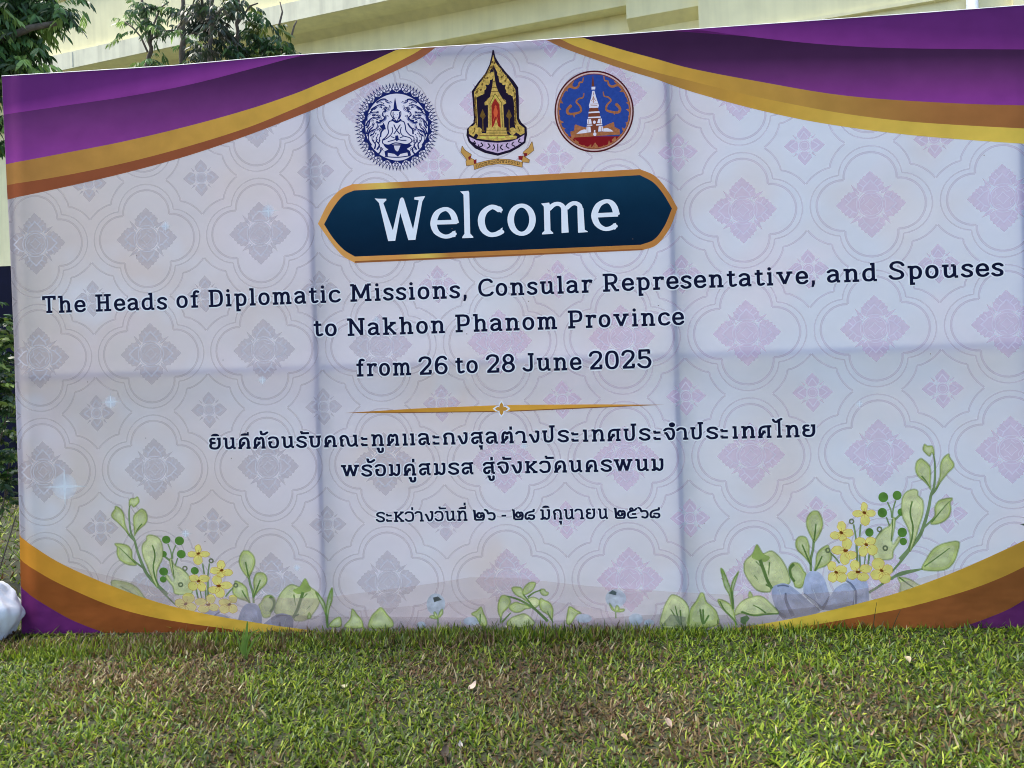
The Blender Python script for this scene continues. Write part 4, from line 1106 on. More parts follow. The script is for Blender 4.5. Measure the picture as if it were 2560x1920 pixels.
plant(zQ, [([(1450, 200), (1490, 230), (1550, 380), (1580, 470), (1600, 690), (1580, 640), (1555, 520), (1500, 420), (1470, 300)], grn('printed grass green', 112, 144, 76)), ([(1670, 232), (1640, 330), (1605, 450), (1595, 560), (1575, 440), (1605, 330)], grn('printed grass green', 116, 148, 84)),
            ([(1418, 575), (1500, 590), (1570, 640), (1610, 700), (1630, 820), (1640, 860), (1560, 770), (1460, 670)], LEAF), ([(1640, 680), (1720, 590), (1850, 540), (1950, 540), (2050, 620), (2150, 740), (2000, 740), (1850, 760), (1700, 740), (1620, 760)], LEAF2),
            ([(870, 515), (960, 545), (1040, 620), (1070, 720), (1040, 900), (740, 900), (760, 700), (820, 570)], LEAF2), ([(1225, 490), (1250, 510), (1280, 600), (1340, 650), (1410, 740), (1400, 880), (1075, 900), (1090, 690), (1160, 590), (1200, 510)], LEAF),
            ([(115, 622), (160, 680), (190, 720), (140, 690)], LEAF), ([(205, 645), (230, 680), (205, 725), (185, 690)], LEAF), ([(290, 690), (280, 715), (215, 722), (240, 690)], LEAF), ([(1800, 478), (1835, 530), (1790, 545)], LEAF)],
      [([(1585, 480), (1600, 600), (1605, 690)], .012, (1, 1)), ([(905, 650), (930, 760), (970, 880)], .009, (.6, 1)), ([(850, 690), (900, 770), (960, 870)], .008, (.6, 1)), ([(965, 700), (980, 880)], .009, None), ([(1205, 690), (1220, 800), (1240, 870)], .012, (.8, 1)), ([(1240, 690), (1245, 860)], .010, None), ([(1310, 760), (1250, 860)], .010, None),
       ([(1840, 640), (1920, 680), (2000, 740)], .009, (.5, 1)), ([(1700, 720), (1850, 765), (2000, 752), (2150, 745)], .011, (1, .6)), ([(1440, 590), (1500, 700), (1600, 800), (1650, 880)], .007, None), ([(190, 720), (192, 800)], .006, None)],
      'printed low leaves and blades right of the middle',
      [(ell(190, 560, 125, 110, 20), BLP, 9.5), ([(100, 500), (150, 460), (200, 485), (195, 525), (130, 510)], grn('printed dark patch', 74, 90, 92), 10.8), (ell(430, 810, 85, 70, 16), BLP, 9.5), (ell(590, 850, 60, 40, 14), BLP, 9.5), ([(1690, 790), (1770, 760), (1800, 800), (1740, 875), (1690, 850)], grn('printed dark green splash', 82, 116, 72, .85), 11), ([(1280, 830), (1420, 820), (1440, 880), (1270, 890)], grn('printed orange wash', 190, 160, 110, .5), 9.6), ([(730, 890), (850, 750), (1030, 780), (1030, 900)], grn('printed grey green wash', 128, 140, 124, .5), 11.2)])

# soft glints in the print: four pointed stars
GL = print_mat('printed glint', [(0, (.86, .9, .92))], mottle=.03, alpha=.6, trans=0)
GL2 = print_mat('printed soft glow', [(0, (.82, .86, .92))], mottle=.03, alpha=.3, trans=0)
for x, y, r in ((160, 1217, 34), (670, 527, 16), (275, 1005, 16), (655, 950, 10), (1310, 1115, 9), (462, 1335, 10), (940, 800, 9), (1690, 690, 9), (2150, 1010, 8), (412, 565, 11), (742, 1420, 8)):
    u, z = ban(x, y); k = r / 448
    st = []
    for i in range(8):
        t = i * math.pi / 4
        rr = (k * 2.0 if i % 4 == 0 else k * 1.5) if i % 2 == 0 else k * .16
        st.append((u + rr * math.cos(t), z + rr * math.sin(t) * (1.15 if i % 4 == 2 else 1)))
    V, F = clip(*union([st]))
    o = cloth('glint_print', V, F, 4.8, GL, banner)
    for j, rr in enumerate((1.0, .75, .5, .3)):
        V, F = clip(*union([ell(u, z, k * rr, k * rr, 20)])); cloth('glow', V, F, 4 + j * .2, GL2, o)

# ------------------------------------------------------------------ emblems
NAVY = print_mat('seal navy', [(0, C(22, 34, 96))], mottle=.12, mscale=60)
NAVYL = print_mat('seal mid blue', [(0, C(96, 108, 160))], mottle=.2, mscale=60)
PALE = print_mat('seal white', [(0, C(208, 212, 232))], mottle=.04, trans=0)
zS1 = Z(880, 190, 6.6348)
cx, cy = 738, 838
def pol(r, a, kx=702, ky=742): return (cx + r * kx * math.cos(a), cy - r * ky * math.sin(a))
seal = shape('seal', [[pol(.9, t * math.pi / 30) for t in range(60)]], 20, PALE, z=zS1, label='navy blue round seal with a seated crowned figure and a toothed edge')
nv = []
NT = 72
for k in range(NT):
    a = 2 * math.pi * k / NT; d = 2 * math.pi / NT
    nv.append([pol(.865, a - d * .42), pol(1.0, a), pol(.865, a + d * .42), pol(.93, a)])
    nv += stroke([pol(.80, a), pol(.90, a + d * .9)], 11); nv += stroke([pol(.80, a + d), pol(.90, a + d * .1)], 11)
NP_ = 24
for k in range(NP_):
    a = 2 * math.pi * (k + .5) / NP_; d = 2 * math.pi / NP_
    nv.append([pol(.76, a - d * .25), pol(.80, a - d * .28), pol(.845, a), pol(.80, a + d * .28), pol(.76, a + d * .25)])
    nv += stroke(spline([pol(.77, a + d * .28), pol(.82, a + d * .36), pol(.835, a + d * .5), pol(.82, a + d * .64), pol(.77, a + d * .72)]), 10)
    nv.append([pol(.765, a + d * .4), pol(.80, a + d * .5), pol(.765, a + d * .6)])
nv += stroke([pol(.762, t * math.pi / 36) for t in range(72)], 34, closed=True)
shape('seal_edge', nv, 21, NAVY, seal, z=zS1)
nf = []
half = [[(650, 415), (600, 435), (560, 420), (560, 385), (490, 385), (400, 440)], [(622, 480), (600, 550), (530, 580), (500, 640), (540, 690), (470, 760), (400, 770)], [(540, 485), (470, 470), (400, 500), (310, 560)],
        [(420, 595), (340, 600), (260, 640), (230, 740)], [(470, 640), (410, 690), (340, 690), (260, 760), (230, 830)], [(560, 640), (540, 710), (450, 740)], [(425, 790), (400, 870), (330, 900), (250, 960)], [(310, 830), (270, 870), (235, 960)],
        [(410, 1000), (400, 1070), (450, 1140), (410, 1220)], [(330, 990), (335, 1060), (385, 1130), (370, 1210)], [(275, 950), (275, 1060), (320, 1150)], [(455, 1160), (480, 1230), (440, 1290)], [(380, 905), (350, 960), (300, 985)], [(430, 660), (380, 640), (330, 650)],
        [(300, 700), (280, 800), (240, 860)], [(370, 780), (340, 850), (290, 900), (260, 1000)], [(600, 520), (560, 545), (545, 600)], [(360, 540), (330, 570), (300, 600)]]
for P in half:
    S_ = spline(P, n=5)
    nf += stroke(S_, 21, taper=(.5, 1.3))
    nf += stroke([(1478 - x, y) for x, y in S_], 21, taper=(.5, 1.3))
nf += [[(712, 350), (722, 400), (735, 470), (748, 540), (802, 578), (636, 578), (686, 540), (690, 480), (702, 400)]]
for P, w in (([(650, 580), (642, 640), (690, 710)], 14), ([(804, 580), (806, 640), (776, 710)], 14), ([(680, 590), (682, 660), (735, 745), (782, 660), (784, 590)], 12),
             ([(660, 715), (700, 745), (735, 762), (775, 745), (812, 715)], 26), ([(690, 735), (620, 750), (596, 800), (592, 870), (604, 930), (565, 1000), (500, 1060)], 15), ([(790, 735), (855, 755), (880, 820), (892, 900), (950, 970), (1015, 1000)], 15),
             ([(660, 840), (672, 900), (650, 960), (590, 1020), (515, 1062)], 13), ([(815, 845), (800, 920), (842, 985), (960, 1022), (1000, 1085)], 13), ([(690, 800), (735, 890), (790, 960)], 14), ([(800, 800), (742, 890), (690, 960)], 14),
             ([(500, 1062), (515, 1120), (600, 1142), (700, 1108), (780, 1112), (900, 1132), (980, 1092), (992, 1050)], 15), ([(590, 1085), (680, 1062), (740, 1045), (820, 1062), (900, 1062)], 13), ([(520, 880), (480, 930), (470, 1010)], 22), ([(920, 780), (960, 840), (1000, 880), (1010, 960)], 22),
             ([(700, 830), (720, 870)], 12), ([(775, 830), (760, 870)], 12), ([(640, 1000), (700, 1020)], 12), ([(850, 1000), (790, 1020)], 12), ([(540, 1335), (760, 1345), (960, 1320)], 14)):
    nf += stroke(spline(P, n=4), w * 1.2)
nf += [[(520, 770), (545, 820), (560, 880), (500, 890), (450, 820), (500, 810)], [(715, 985), (760, 980), (775, 1050), (740, 1080), (712, 1050)],
       [(520, 1140), (700, 1130), (960, 1125), (990, 1150), (905, 1205), (960, 1240), (978, 1318), (928, 1322), (915, 1265), (800, 1290), (760, 1335), (700, 1290), (592, 1270), (592, 1330), (550, 1325), (535, 1250), (600, 1215), (550, 1180)]]
rs = random.Random(5)
n_s = 0
while n_s < 62:
    x_, y_ = rs.uniform(215, 600), rs.uniform(400, 1290)
    d_ = math.hypot((x_ - 738) / 500, (y_ - 838) / 520)
    if d_ > .97 or (x_ > 470 and 700 < y_ < 1200) or (x_ > 560): continue
    a_ = math.atan2(y_ - 838, x_ - 738) + 1.9
    P = [(x_, y_), (x_ + 26 * math.cos(a_), y_ + 26 * math.sin(a_)), (x_ + 44 * math.cos(a_ + .5), y_ + 44 * math.sin(a_ + .5))]
    n_s += 1
    S_ = spline(P, n=3)
    nf += stroke(S_, 15, taper=(.3, 1.2)); nf += stroke([(1478 - x, y) for x, y in S_], 15, taper=(.3, 1.2))
shape('seal_figure', nf, 21.5, NAVY, seal, z=zS1)
shape('seal_figure', [[(690, 1150), (800, 1150), (770, 1230), (745, 1250), (710, 1220)], spline([(545, 350), (640, 305), (735, 292), (830, 305), (920, 335), (820, 328), (735, 322), (640, 330)], True), spline([(570, 1352), (760, 1362), (950, 1335), (860, 1385), (760, 1400), (660, 1388)], True)], 22, PALE, seal, z=zS1)
shape('seal_figure', [ell(700, 635, 9, 5, 8), ell(752, 635, 9, 5, 8), ell(728, 690, 16, 5, 8)], 22.4, NAVYL, seal, z=zS1)
ml = []
for P in half[:8]:
    S_ = spline([(x + 16, y + 16) for x, y in P], n=4)
    ml += stroke(S_, 9); ml += stroke([(1478 - x, y) for x, y in S_], 9)
shape('seal_figure', ml, 21.2, NAVYL, seal, z=zS1)

# gold shrine crest
zS2 = Z(1140, 110, 5.1857)
GD = print_mat('crest gold', [(0, C(190, 166, 88))], mottle=.3, mscale=90)
GDD = print_mat('crest dark gold', [(0, C(104, 82, 40))], mottle=.3, mscale=90)
GDY = print_mat('crest yellow', [(0, C(214, 200, 92))], mottle=.1)
BK = print_mat('crest black navy', [(0, C(28, 22, 44))], mottle=.1)
RED = print_mat('crest red', [(0, C(142, 42, 36))], mottle=.25, mscale=80)
ORG = print_mat('crest orange', [(0, C(206, 92, 56))], mottle=.2)
OUT = [(480, 80), (500, 170), (560, 270), (640, 370), (740, 480), (795, 560), (803, 700), (806, 960), (840, 1020), (905, 1080), (910, 1170), (890, 1270), (810, 1330), (700, 1390), (540, 1435), (380, 1400), (250, 1340), (170, 1260), (143, 1180), (150, 1100), (232, 1020), (240, 960), (222, 700), (213, 610), (290, 500), (380, 390), (440, 270), (465, 170)]
crest = shape('crest', [OUT] + stroke(OUT, 20, closed=True), 20, BK, z=zS2, label='gold pointed crest with a spired shrine above a ribbon')
gl = [[(482, 135), (502, 225), (590, 335), (680, 450), (768, 585), (776, 740), (785, 960), (815, 1030), (885, 1085), (888, 1150), (835, 1178), (780, 1140), (762, 1040), (748, 740), (735, 690), (735, 640), (650, 630), (640, 520), (560, 490), (548, 390), (488, 275), (440, 340), (438, 500), (370, 515), (365, 640), (300, 670), (262, 690), (268, 760), (280, 1000), (275, 1130), (225, 1198), (165, 1160), (170, 1110), (245, 1030), (258, 960), (240, 720), (232, 620), (300, 510), (400, 385), (455, 250)]]
for sd in (-1, 1):
    for (x_, y_, r_) in ((40, 385, 26), (62, 430, 30), (100, 500, 26), (140, 505, 24), (150, 560, 34), (180, 620, 34), (215, 640, 30), (215, 1125, 44), (300, 1110, 46)):
        gl.append(ell(512 + sd * x_ + (6 if sd > 0 else -4), y_, r_, r_ * 1.1, 14))
shape('crest_flames', gl, 21, GD, crest, z=zS2)
dk = []
for x, y in ((405, 435), (340, 520), (320, 590), (270, 620), (590, 425), (680, 560), (700, 520), (745, 600), (470, 230), (500, 240), (640, 470), (440, 300), (245, 700), (255, 850), (760, 720), (772, 880)):
    dk.append(ell(x, y, 13, 18, 8, .5))
for P in ([(215, 1160), (240, 1120), (238, 1080)], [(830, 1130), (810, 1090), (800, 1060)], [(250, 720), (262, 900), (265, 1050)], [(762, 700), (770, 880), (778, 1040)]):
    dk += stroke(spline(P), 12)
rs = random.Random(9)
for _ in range(80):
    t_ = rs.random(); sd = rs.choice((-1, 1))
    y_ = 260 + 780 * t_
    hw = np.interp(y_, [200, 300, 400, 500, 600, 700, 1050], [14, 75, 150, 215, 262, 268, 262])
    x_ = 505 + sd * (hw - rs.uniform(5, 42 if y_ < 640 else 16))
    dk += stroke(spline([(x_, y_), (x_ + sd * 8, y_ + 14), (x_ - sd * 6, y_ + 24)]), 8)
shape('crest_flames', dk, 21.5, GDD, crest, z=zS2)
shape('crest_shrine', [[(490, 320), (500, 440), (520, 540), (548, 612), (575, 660), (600, 700), (640, 725), (650, 765), (610, 785), (625, 1080), (652, 1080), (650, 1112), (665, 1170), (792, 1192), (780, 1226), (530, 1252), (265, 1222), (300, 1155), (392, 1150), (395, 1080), (415, 1080), (412, 785), (372, 792), (368, 755), (400, 715), (440, 680), (455, 610), (470, 540), (480, 440)]], 21, GD, crest, z=zS2)
dd = []
for P in ([(455, 612), (548, 612)], [(470, 560), (530, 560)], [(392, 1112), (650, 1112)], [(395, 1150), (660, 1150)], [(300, 1180), (780, 1180)], [(505, 640), (440, 760), (440, 1070)], [(505, 640), (590, 760), (600, 1070)], [(478, 480), (512, 480)], [(415, 700), (385, 740)], [(600, 700), (640, 745)]):
    dd += stroke(P, 8)
for x in (345, 687):
    dd += stroke([(x, 950), (x + 4, 1120)], 14); dd += [[(x - 2, 838), (x + 38, 930), (x + 5, 975), (x - 40, 930)]]; dd += stroke([(x - 25, 1125), (x + 30, 1125)], 14)
shape('crest_shrine', dd, 21.8, GDD, crest, z=zS2)
shape('crest_shrine', [[(505, 700), (562, 780), (580, 1082), (545, 1060), (520, 960), (490, 1050), (462, 1082), (458, 790)]], 22, RED, crest, z=zS2)
shape('crest_shrine', [ell(512, 880, 28, 60, 14), ell(512, 810, 14, 20, 10)] + stroke([(480, 1000), (500, 930)], 8) + stroke([(545, 1000), (525, 930)], 8), 22.4, ORG, crest, z=zS2)
shape('crest_shrine', [[(320, 1195), (385, 1195), (380, 1215), (310, 1215)], [(430, 1198), (512, 1198), (512, 1220), (425, 1220)], [(545, 1198), (635, 1192), (640, 1214), (545, 1220)], [(690, 1182), (740, 1180), (745, 1198), (695, 1202)], stroke([(505, 655), (455, 760)], 7)[0], stroke([(508, 655), (575, 760)], 7)[0]], 22.6, GDY, crest, z=zS2)
shape('crest_bowl', [[(165, 1195), (200, 1212), (270, 1245), (400, 1268), (540, 1276), (700, 1262), (800, 1225), (886, 1170), (878, 1258), (800, 1310), (690, 1370), (540, 1412), (390, 1375), (270, 1315), (185, 1250)]], 21, print_mat('crest lilac', [(0, C(186, 170, 200))], mottle=.2, mscale=90), crest, z=zS2)
bw = []
for P in ([(235, 1250), (250, 1290), (215, 1270)], [(320, 1275), (345, 1310), (300, 1330), (290, 1300)], [(410, 1285), (440, 1320), (400, 1350)], [(480, 1300), (500, 1340), (470, 1370)], [(600, 1300), (575, 1340), (610, 1370)], [(670, 1280), (650, 1320), (690, 1350)], [(745, 1265), (725, 1300), (765, 1325)], [(830, 1220), (810, 1260), (850, 1280)], [(540, 1290), (540, 1390)]):
    bw += stroke(spline(P), 14)
shape('crest_bowl', bw, 21.5, BK, crest, z=zS2)
RB = [[(230, 1555), (400, 1512), (540, 1488), (700, 1498), (860, 1535), (855, 1592), (700, 1557), (540, 1548), (400, 1568), (238, 1622)], [(128, 1512), (190, 1478), (232, 1500), (236, 1560), (136, 1572)], [(78, 1322), (110, 1372), (195, 1430), (180, 1490), (150, 1510), (98, 1440), (64, 1398)],
                       [(985, 1265), (1006, 1372), (950, 1420), (892, 1455), (872, 1400), (945, 1340)], [(850, 1490), (870, 1448), (950, 1500), (945, 1532), (860, 1524)]]
re_ = []
for q in RB: re_ += stroke(q, 12, closed=True)
rib = shape('ribbon', re_ + RB, 20.6, print_mat('ribbon dark edge', [(0, C(92, 62, 34))]), z=zS2, label='small gold ribbon with Thai lettering')
shape('ribbon_face', RB, 21, print_mat('ribbon gold', [(0, C(190, 152, 84))], mottle=.12), rib, z=zS2)
shape('ribbon_fold', [[(158, 1462), (192, 1440), (184, 1502), (160, 1492)], [(225, 1508), (264, 1486), (264, 1546), (232, 1548)], [(808, 1448), (868, 1450), (858, 1502), (810, 1496)], [(880, 1410), (925, 1412), (915, 1452), (888, 1458)]], 21.6, print_mat('ribbon red', [(0, C(120, 34, 40))], mottle=.1), rib, z=zS2)
G['ธ'] = (80, 'S 74,84 60,92 34,92 14,82 20,66 50,60 70,58;S 70,58 74,30 60,8 40,8 20,12 14,30;L 14,32 14,52')
G['ฒ'] = (130, 'S 20,10 14,50 30,90 50,84 60,70 76,92 92,70 90,20;L 90,8 124,8;L 120,0 120,98;L 8,8 34,8')
rl = []
x = 252.0
for ch in 'กระทรวงวัฒนธรรม':
    w = G[ch][0]
    if ch == 'ั': xx = x - 40
    else: xx = x
    yb = np.interp(xx, [240, 400, 540, 700, 850], [1600, 1555, 1537, 1545, 1580])
    for tri in [[glyph(ch, 15, 14)[0][i] for i in t] for t in glyph(ch, 15, 14)[1]]:
        rl.append([(xx + px * .40, yb - py * .36) for px, py in tri])
    if ch != 'ั': x += w * .40 + 5
shape('lettering', rl, 22, print_mat('ribbon ink', [(0, C(40, 26, 24))]), rib, z=zS2)

# round provincial seal
zS3 = Z(1370, 160, 7.213)
cx, cy = 832, 852
def pl(r, a): return (cx + r * 716 * math.cos(a), cy - r * 738 * math.sin(a))
circ = lambda r: [pl(r, t * math.pi / 36) for t in range(72)]
MRN = print_mat('seal maroon', [(0, C(70, 22, 30))], mottle=.1)
PNK = print_mat('seal pink rim', [(0, C(206, 172, 168))], mottle=.06)
BLS = print_mat('seal blue', [(0, C(42, 72, 150))], mottle=.1, mscale=60)
CPR = print_mat('seal copper', [(0, C(158, 104, 68))], mottle=.22, mscale=70)
CPD = print_mat('seal dark copper', [(0, C(112, 62, 44))], mottle=.2)
s3 = shape('seal', [circ(1)], 20, MRN, z=zS3, label='round blue seal with a tall white and brown pagoda and a red base')
shape('seal_rim', [circ(.962)], 20.6, PNK, s3, z=zS3)
shape('seal_rim', [circ(.925)], 21.2, CPD, s3, z=zS3)
shape('seal_sky', [circ(.905)], 21.8, BLS, s3, z=zS3)
def seg(r, a0, a1, n=20): return [pl(r, a0 + (a1 - a0) * k / n) for k in range(n + 1)]
a0 = math.asin((852 - 1300) / 738 / .905)
shape('seal_ground', [seg(.905, math.pi - a0, 2 * math.pi + a0)], 22.4, print_mat('seal red', [(0, C(126, 26, 34))], mottle=.1), s3, z=zS3)
cp = []
cp += [[(400, 1215), (470, 1195), (480, 1100), (500, 1085), (600, 1120), (690, 1140), (980, 1130), (1090, 1080), (1190, 1040), (1200, 1130), (1290, 1175), (1300, 1270), (900, 1295), (420, 1325)]]
for a_ in ([(640, 240), (620, 320), (570, 330), (545, 400), (480, 430), (380, 400), (300, 470)], [(650, 520), (630, 600), (560, 620), (510, 680), (580, 760), (590, 850), (480, 890), (370, 890), (350, 820), (420, 740)]):
    cp += stroke(spline(a_), 44, taper=(.45, 1.2)); cp += stroke(spline([(1650 - x_ - 5, y_ - 25) for x_, y_ in a_]), 44, taper=(.45, 1.2))
for k in range(26):
    a_ = math.radians(130 + k * 11) if k < 26 else 0
    if 60 < (math.degrees(a_) % 360) < 120: continue
    cp.append([pl(.905, a_ - .06), pl(.80 + .03 * (k % 3), a_ + .05), pl(.905, a_ + .06)])
cp += stroke(seg(.895, math.radians(125), math.radians(415), 50), 22)
cp += [[(440, 885), (500, 885), (470, 965)], [(1165, 850), (1230, 850), (1195, 920)], [(790, 1500), (850, 1410), (910, 1495)], [(480, 1350), (550, 1400), (545, 1430), (490, 1400)], [(1215, 1300), (1230, 1360), (1160, 1400), (1150, 1370)]]
shape('seal_flames', cp, 23, CPR, s3, z=zS3)
shape('pagoda', [[(806, 210), (814, 210), (835, 400), (785, 400)], [(755, 790), (905, 785), (915, 850), (730, 860)], [(735, 880), (930, 870), (940, 940), (725, 955)], [(730, 975), (945, 965), (960, 1100), (990, 1220), (700, 1240), (710, 1100)], [(800, 1100), (880, 1090), (890, 1210), (800, 1215)]], 23.5, CPD, s3, z=zS3)
shape('pagoda', [[(785, 408), (855, 406), (850, 455), (785, 458)], [(798, 482), (838, 480), (870, 600), (918, 745), (905, 785), (745, 790), (738, 745), (780, 600)], [(735, 858), (925, 846), (935, 875), (725, 885)], [(725, 950), (950, 940), (950, 965), (718, 975)], [(705, 995), (775, 990), (790, 1070), (720, 1080), (705, 1070)], [(885, 1060), (910, 985), (970, 980), (975, 1070)], [(700, 1090), (800, 1088), (800, 1108), (700, 1110)], [(870, 1080), (980, 1075), (980, 1100), (870, 1106)], [(695, 1125), (765, 1125), (778, 1225), (690, 1235)], [(905, 1215), (915, 1120), (985, 1115), (1000, 1210)], [(510, 1255), (580, 1200), (650, 1175), (690, 1180), (690, 1240)], [(1000, 1215), (1000, 1160), (1070, 1150), (1140, 1180), (1180, 1215)], ell(837, 1045, 26, 30, 12), ell(842, 1205, 14, 20, 8), ell(845, 1262, 30, 34, 12)], 24, PALE, s3, z=zS3)
pg = []
for P in ([(820, 510), (818, 560)], [(818, 580), (800, 640), (780, 660)], [(820, 580), (842, 640), (868, 660)], [(820, 600), (822, 700)], [(765, 720), (895, 715)], [(770, 750), (890, 745)], [(800, 680), (842, 680)], [(735, 1000), (735, 1070)], [(945, 990), (945, 1065)], [(720, 1130), (720, 1230)], [(965, 1125), (968, 1210)]):
    pg += stroke(P, 9)
shape('pagoda', pg, 24.5, CPR, s3, z=zS3)

# pinholes and specks on the cloth
sp_ = []
for k in range(16):
    u, z = UL + .3 + random.random() * 5.3, .5 + random.random() * 2.1
    sp_.append(ell(u, z, .0035, .003, 6))
cloth('specks', *union(sp_), 26, print_mat('dirt speck', [(0, C(96, 92, 96))], alpha=.8), banner)['kind'] = 'stuff'
# ------------------------------------------------------------------ ground
m, nt, N, L = nodes_of('soil under grass')
tc = N('ShaderNodeTexCoord'); nz = N('ShaderNodeTexNoise'); nz.inputs['Scale'].default_value = 6; nz.inputs['Detail'].default_value = 8
L(tc.outputs['Object'], nz.inputs['Vector'])
r_ = ramp(nt, [(.3, (.02, .026, .008)), (.55, (.034, .036, .014)), (.75, (.045, .032, .018))]); L(nz.outputs[0], r_.inputs[0])
p_ = N('ShaderNodeBsdfPrincipled'); p_.inputs['Roughness'].default_value = .95; L(r_.outputs[0], p_.inputs['Base Color'])
b_ = N('ShaderNodeBump'); b_.inputs['Distance'].default_value = .02; L(nz.outputs[0], b_.inputs['Height']); L(b_.outputs[0], p_.inputs['Normal'])
o_ = N('ShaderNodeOutputMaterial'); L(p_.outputs[0], o_.inputs[0])
gnd = meshobj('ground', [(-400, -400, 0), (400, -400, 0), (400, 400, 0), (-400, 400, 0)], [(0, 1, 2, 3)], m)
tag(gnd, kind='structure')

# ------------------------------------------------------------------ building behind the banner
CREAM = plain('cream painted render', (.90, .83, .50), rough=.85, noise=.05, nscale=3.5, bump=.004, spec=.2, streak=.10)
CREAM2 = plain('weathered cream fascia', (.88, .83, .60), rough=.85, noise=.06, nscale=5, bump=.004, spec=.2, streak=.22)
WA = math.radians(19.3)
wd = Vector((math.cos(WA), -math.sin(WA), 0)); wnn = Vector((-math.sin(WA), -math.cos(WA), 0))
W0 = Vector((0, 11.0, 0))
def wall_hit(x, y, t):
    r = ray(x, y)
    o = W0 + wnn * t
    k = o.dot(wnn) / Vector((r.x, r.y, 0)).dot(wnn)
    p = Vector((r.x * k, r.y * k, EYE + r.z * k))
    return (p - o).dot(wd), p.z
def wz(x, y, t): return wall_hit(x, y, t)[1]
def extrude(name, prof, s0, s1, mat, parent, cap=True):
    """prof: (t outwards, z) points; runs along the wall from s0 to s1"""
    V, F = [], []
    for s in (s0, s1):
        for t, z in prof: V.append(W0 + wd * s + wnn * t + Vector((0, 0, z)))
    n = len(prof)
    for i in range(n - 1): F.append((i, i + 1, n + i + 1, n + i))
    if cap: F += [tuple(range(n))[::-1], tuple(range(n, 2 * n))]
    return meshobj(name, V, F, mat, parent)
zF, zDd, zC_, zB_, zA_, zT = wz(1200, 82, .25), wz(1040, 51, .25), wz(930, 38, .45), wz(800, 39, .8), wz(363, 89, .8), wz(150, 4, .72)
bld = empty('building', (0, 11, 0))
tag(bld, 'pale yellow building with stepped concrete ledges rising above the banner', 'building')
def bp(o):
    o.parent = bld; o.matrix_parent_inverse = Matrix.Translation((0, -11, 0)); return o
sL = -16.0
s1573, s1746 = wall_hit(1573, 30, .1)[0], wall_hit(1746, 30, .5)[0]
bp(extrude('wall', [(-1.5, 0), (0, 0), (0, zF + .01), (-1.5, zF + .01)], sL, 16, CREAM, None))
bp(extrude('ledge', [(-.02, zF), (.25, zF), (.25, zDd), (.45, zC_), (.80, zB_), (.8, zB_ + .001), (-.02, zB_ + .001)], sL, 16, CREAM, None)); 
bp(extrude('fascia', [(-.02, zB_ + .002), (.82, zB_ + .002), (.82, zA_), (-.02, zA_ + .02)], sL, 16, CREAM2, None))
bp(extrude('parapet', [(-.3, zA_), (.72, zA_), (.72, zT), (-.3, zT)], sL, 16, CREAM, None))
bp(extrude('coping', [(-.35, zT + .001), (.77, zT + .001), (.77, zT + .07), (-.35, zT + .07)], sL, 16, CREAM2, None))
zp1, zp2 = wz(1578, 45, .34), wz(1600, 75, .12)
bp(extrude('pier', [(-.01, .0), (.12, 0), (.12, zp2), (.34, zp1), (.34, zF + .4), (-.01, zF + .4)], s1573, s1746 + .02, CREAM, None))
bp(extrude('front_wall', [(.0, 0), (.5, 0), (.5, zF + 3), (.0, zF + 3)], s1746, 16, CREAM, None))
zl0 = wz(2290, 0, .56)
bp(extrude('string_course', [(.49, zl0 - .05), (.56, zl0 - .04), (.56, zl0), (.49, zl0 + .02)], wall_hit(1880, 60, .5)[0], wall_hit(2400, 5, .5)[0], CREAM, None))
bp(extrude('pilaster', [(.49, 0), (.6, 0), (.6, zF + 3), (.49, zF + 3)], wall_hit(2530, 5, .55)[0], 16, CREAM, None))
ps, pz = wall_hit(2434, 8, .66)
V, F = [], []
c = W0 + wd * ps + wnn * .60
add_tube(V, F, [c, c + Vector((0, 0, 9))], [.062, .062], 14)
bp(meshobj('downpipe', V, F, plain('white plastic pipe', (.66, .70, .78), rough=.4, noise=.05), None, True))
bp(extrude('joint', [(.815, zB_ + .02), (.826, zB_ + .02), (.826, zA_ - .02), (.815, zA_ - .02)], wall_hit(181, 150, .82)[0], wall_hit(183, 150, .82)[0], plain('grey mortar streak', (.42, .42, .34)), None))

# dark blue board standing in front of the wall at the far left
bm = bmesh.new()
q0, q1 = at(-260, 664, 9.0), at(60, 664, 9.0)
add_box(bm, q0.x, q1.x, 8.98, 9.04, .02, q1.z, .01)
t_ = bmobj('dark_board', bm, plain('dark navy sheet', (.004, .005, .022), rough=.7, spec=.15, noise=.3, nscale=4))
tag(t_, 'dark navy board standing behind the shrub beyond the left edge of the banner', 'board')

# ------------------------------------------------------------------ grass
GM = attr_mat('grass blades', rough=.48, trans=.32)
def vnoise(x, y, s, seed):
    r2 = np.random.default_rng(seed)
    g_ = r2.random((64, 64))
    X, Y = x * s + 400.0, y * s + 400.0
    xi, yi = np.floor(X).astype(int), np.floor(Y).astype(int)
    fx, fy = X - xi, Y - yi
    fx, fy = fx * fx * (3 - 2 * fx), fy * fy * (3 - 2 * fy)
    a = g_[xi % 64, yi % 64]; b = g_[(xi + 1) % 64, yi % 64]; c2 = g_[xi % 64, (yi + 1) % 64]; d = g_[(xi + 1) % 64, (yi + 1) % 64]
    return (a * (1 - fx) + b * fx) * (1 - fy) + (c2 * (1 - fx) + d * fx) * fy
PAL = np.array([(.065, .12, .010), (.12, .185, .012), (.20, .26, .018), (.28, .33, .03), (.16, .12, .045), (.115, .062, .03), (.33, .28, .16), (.17, .23, .10), (.035, .065, .010)])
